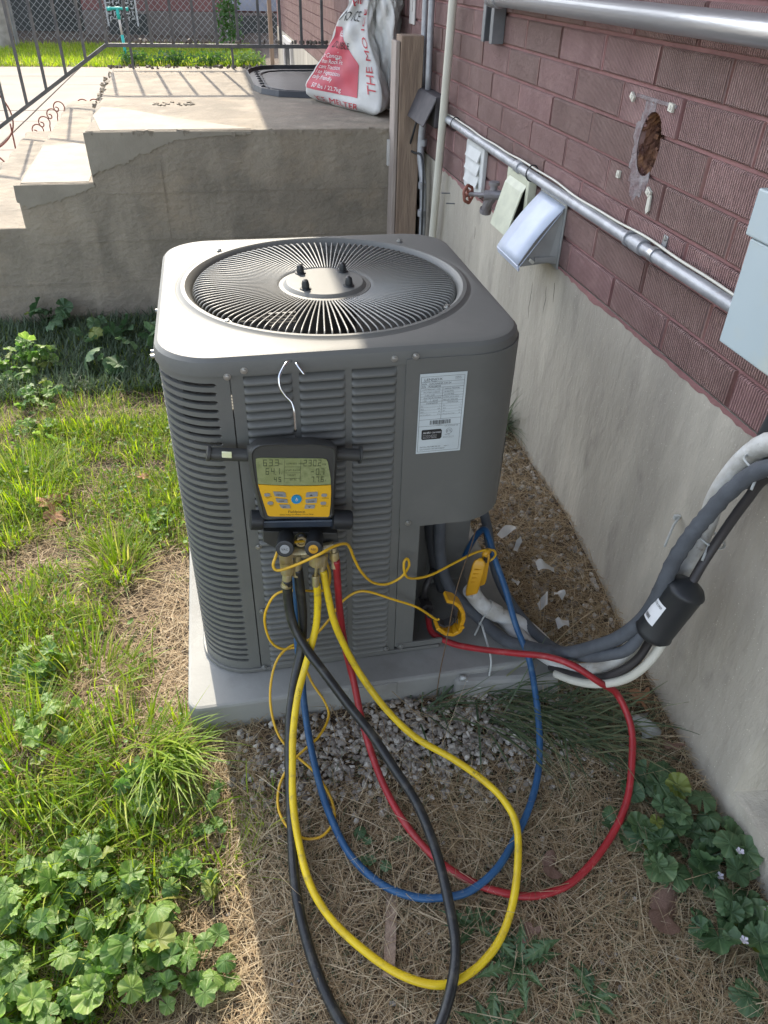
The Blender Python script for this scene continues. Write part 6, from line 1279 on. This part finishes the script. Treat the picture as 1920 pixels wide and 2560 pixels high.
dead(1.055,-.205,.045,.8,'dead_leaf','orange brown curled leaf against the foundation above the blades',(.5,.3)); dead(.885,-.670,.055,.9,'dead_leaf2','large dull brown leaf below the right mallow',(.2,.25),0); dead(.69,-.545,.035,1.2,'dead_leaf2','brown leaf resting against the red hose bottom',(.3,.3),0); dead(1.075,-.33,.03,2.2,'dead_leaf2','small brown leaf at the foundation beside the dark blades',(.4,.2)); dead(.60,-.655,.028,.2,'dead_leaf2','small withered leaf right of the yellow loop')
# scraps of white plastic
for i, (x, y, z, w_, h_, r, lab) in enumerate(((.900,.40,.028,.050,.022,.2,'curved white scrap nearest the cabinet corner on the gravel'),(.915,.34,.018,.022,.014,.6,'tiny white scrap below the curved one'),(.955,.225,.02,.050,.024,-.1,'white angular scrap in the middle of the wall gravel'),(.905,.11,-.0,.018,.030,-.2,'small white scrap standing near the grey insulation'),(.955,.12,.01,.024,.016,-.6,'small bent white scrap beside the foundation'),(.935,.035,-.015,.030,.022,-.1,'white square scrap above the line bundle'),(.86,.20,.01,.018,.016,.5,'small pale scrap beside the blue hose'))):
    b = B(); b.grid(lambda u, v: (x+(u-.5)*w_*math.cos(r)-(v-.5)*h_*math.sin(r)*1.0+(.008*v if u > .6 else 0), y+(u-.5)*w_*math.sin(r)+(v-.5)*h_*1.3*math.cos(r), z+.012*math.sin(PI*u+x*40)+.012*v*math.sin(5*u+y*30)), 8, 5); solo('white_scrap', b, 'paper', lab, 'scrap', (x,y,z), True, group='white scraps on the wall gravel')
solo('wood_splinter', B().rbox((.335,-.60,-.125),(.022,.16,.006),(0,0,-.25)), 'wood', 'grey flat wood splinter lying under the yellow hose', 'wood chip', (.335,-.60,-.125))
b = B(); b.grid(lambda u, v: (1.03+.05*(u-.5)+.012*math.sin(7*v), -.27+.07*(v-.5), -.075+.03*math.sin(PI*u)*math.sin(PI*v)), 10, 10); solo('stone', b, 'pad', 'pale smooth stone at the foot of the foundation by the red hose', 'stone', (1.03,-.27,-.08), True)
# far shrub on the fence post and pale ground cover along the lawn edge
def leafcloud(name, cx, cy, cz, rx, ry, rz, n, s, m, label, cat, stem=None, group=None):
    p = thing(name, label, cat, (cx, cy, 0), group); b = B()
    for _ in range(n):
        a = rng.normal(0, .5, 3).clip(-1, 1); c = Vector((cx+a[0]*rx, cy+a[1]*ry, max(.01, cz+a[2]*rz))); u = Vector(rng.normal(0,1,3)).normalized(); v_ = u.orthogonal().normalized(); q = s*rng.uniform(.6,1.4)
        b.add([c-u*q, c+v_*q*.5, c+u*q, c-v_*q*.5], [(0,1,2,3)])
    o = mk('foliage', b, m, p); o['kind'] = 'stuff'
    if stem: mk('stem', B().tube(stem, .012, 6, sub=3), 'bark', p, True)
leafcloud('climbing_shrub', .64,14.9,.55,.22,.15,.55,420,.045,'mallow','leafy green shrub climbing the far fence post','shrub',[(.64,14.9,0),(.66,14.9,.5),(.60,14.9,1.1)])
for x, lab in ((-3.2,'pale flowering cover at the far left of the lawn'),(-.9,'pale flowering cover at the foot of the teal scooter'),(-.35,'low pale weed behind the middle of the railing'),(.25,'pale weed beyond the landing edge'),(.80,'thick pale weed beside the house corner')):
    leafcloud('lawn_weed', x,12.75,.08,.28,.10,.12,420,.030,'mallow_yellow' if x < -2 else 'mallow',lab,'weed',group='weeds along the lawn edge')
# dry seed debris on the landing edge
b = B()
for _ in range(90):
    x = rng.uniform(-.5,.95); s = rng.uniform(.006,.018); b.rbox((x, 4.86+rng.normal(0,.03), LZ+s*.4), (s*1.4,s,s*.8), (rng.random()*3,rng.random()*3,rng.random()*3))
for _ in range(40):
    x = rng.uniform(-.3,1.0); s = rng.uniform(.012,.022); b.rbox((x+.0, 4.8+rng.normal(0,.01), ZR+.02+s*.3), (s*1.3,s,s*.8), (rng.random()*3,rng.random()*3,rng.random()*3))
stuff(mk('seed_debris', b, 'gravel'), 'dry seed heads and crumbs along the railing and landing edge', 'debris')
for o in bpy.data.objects:
    if '_b' in o.keys(): del o['_b']
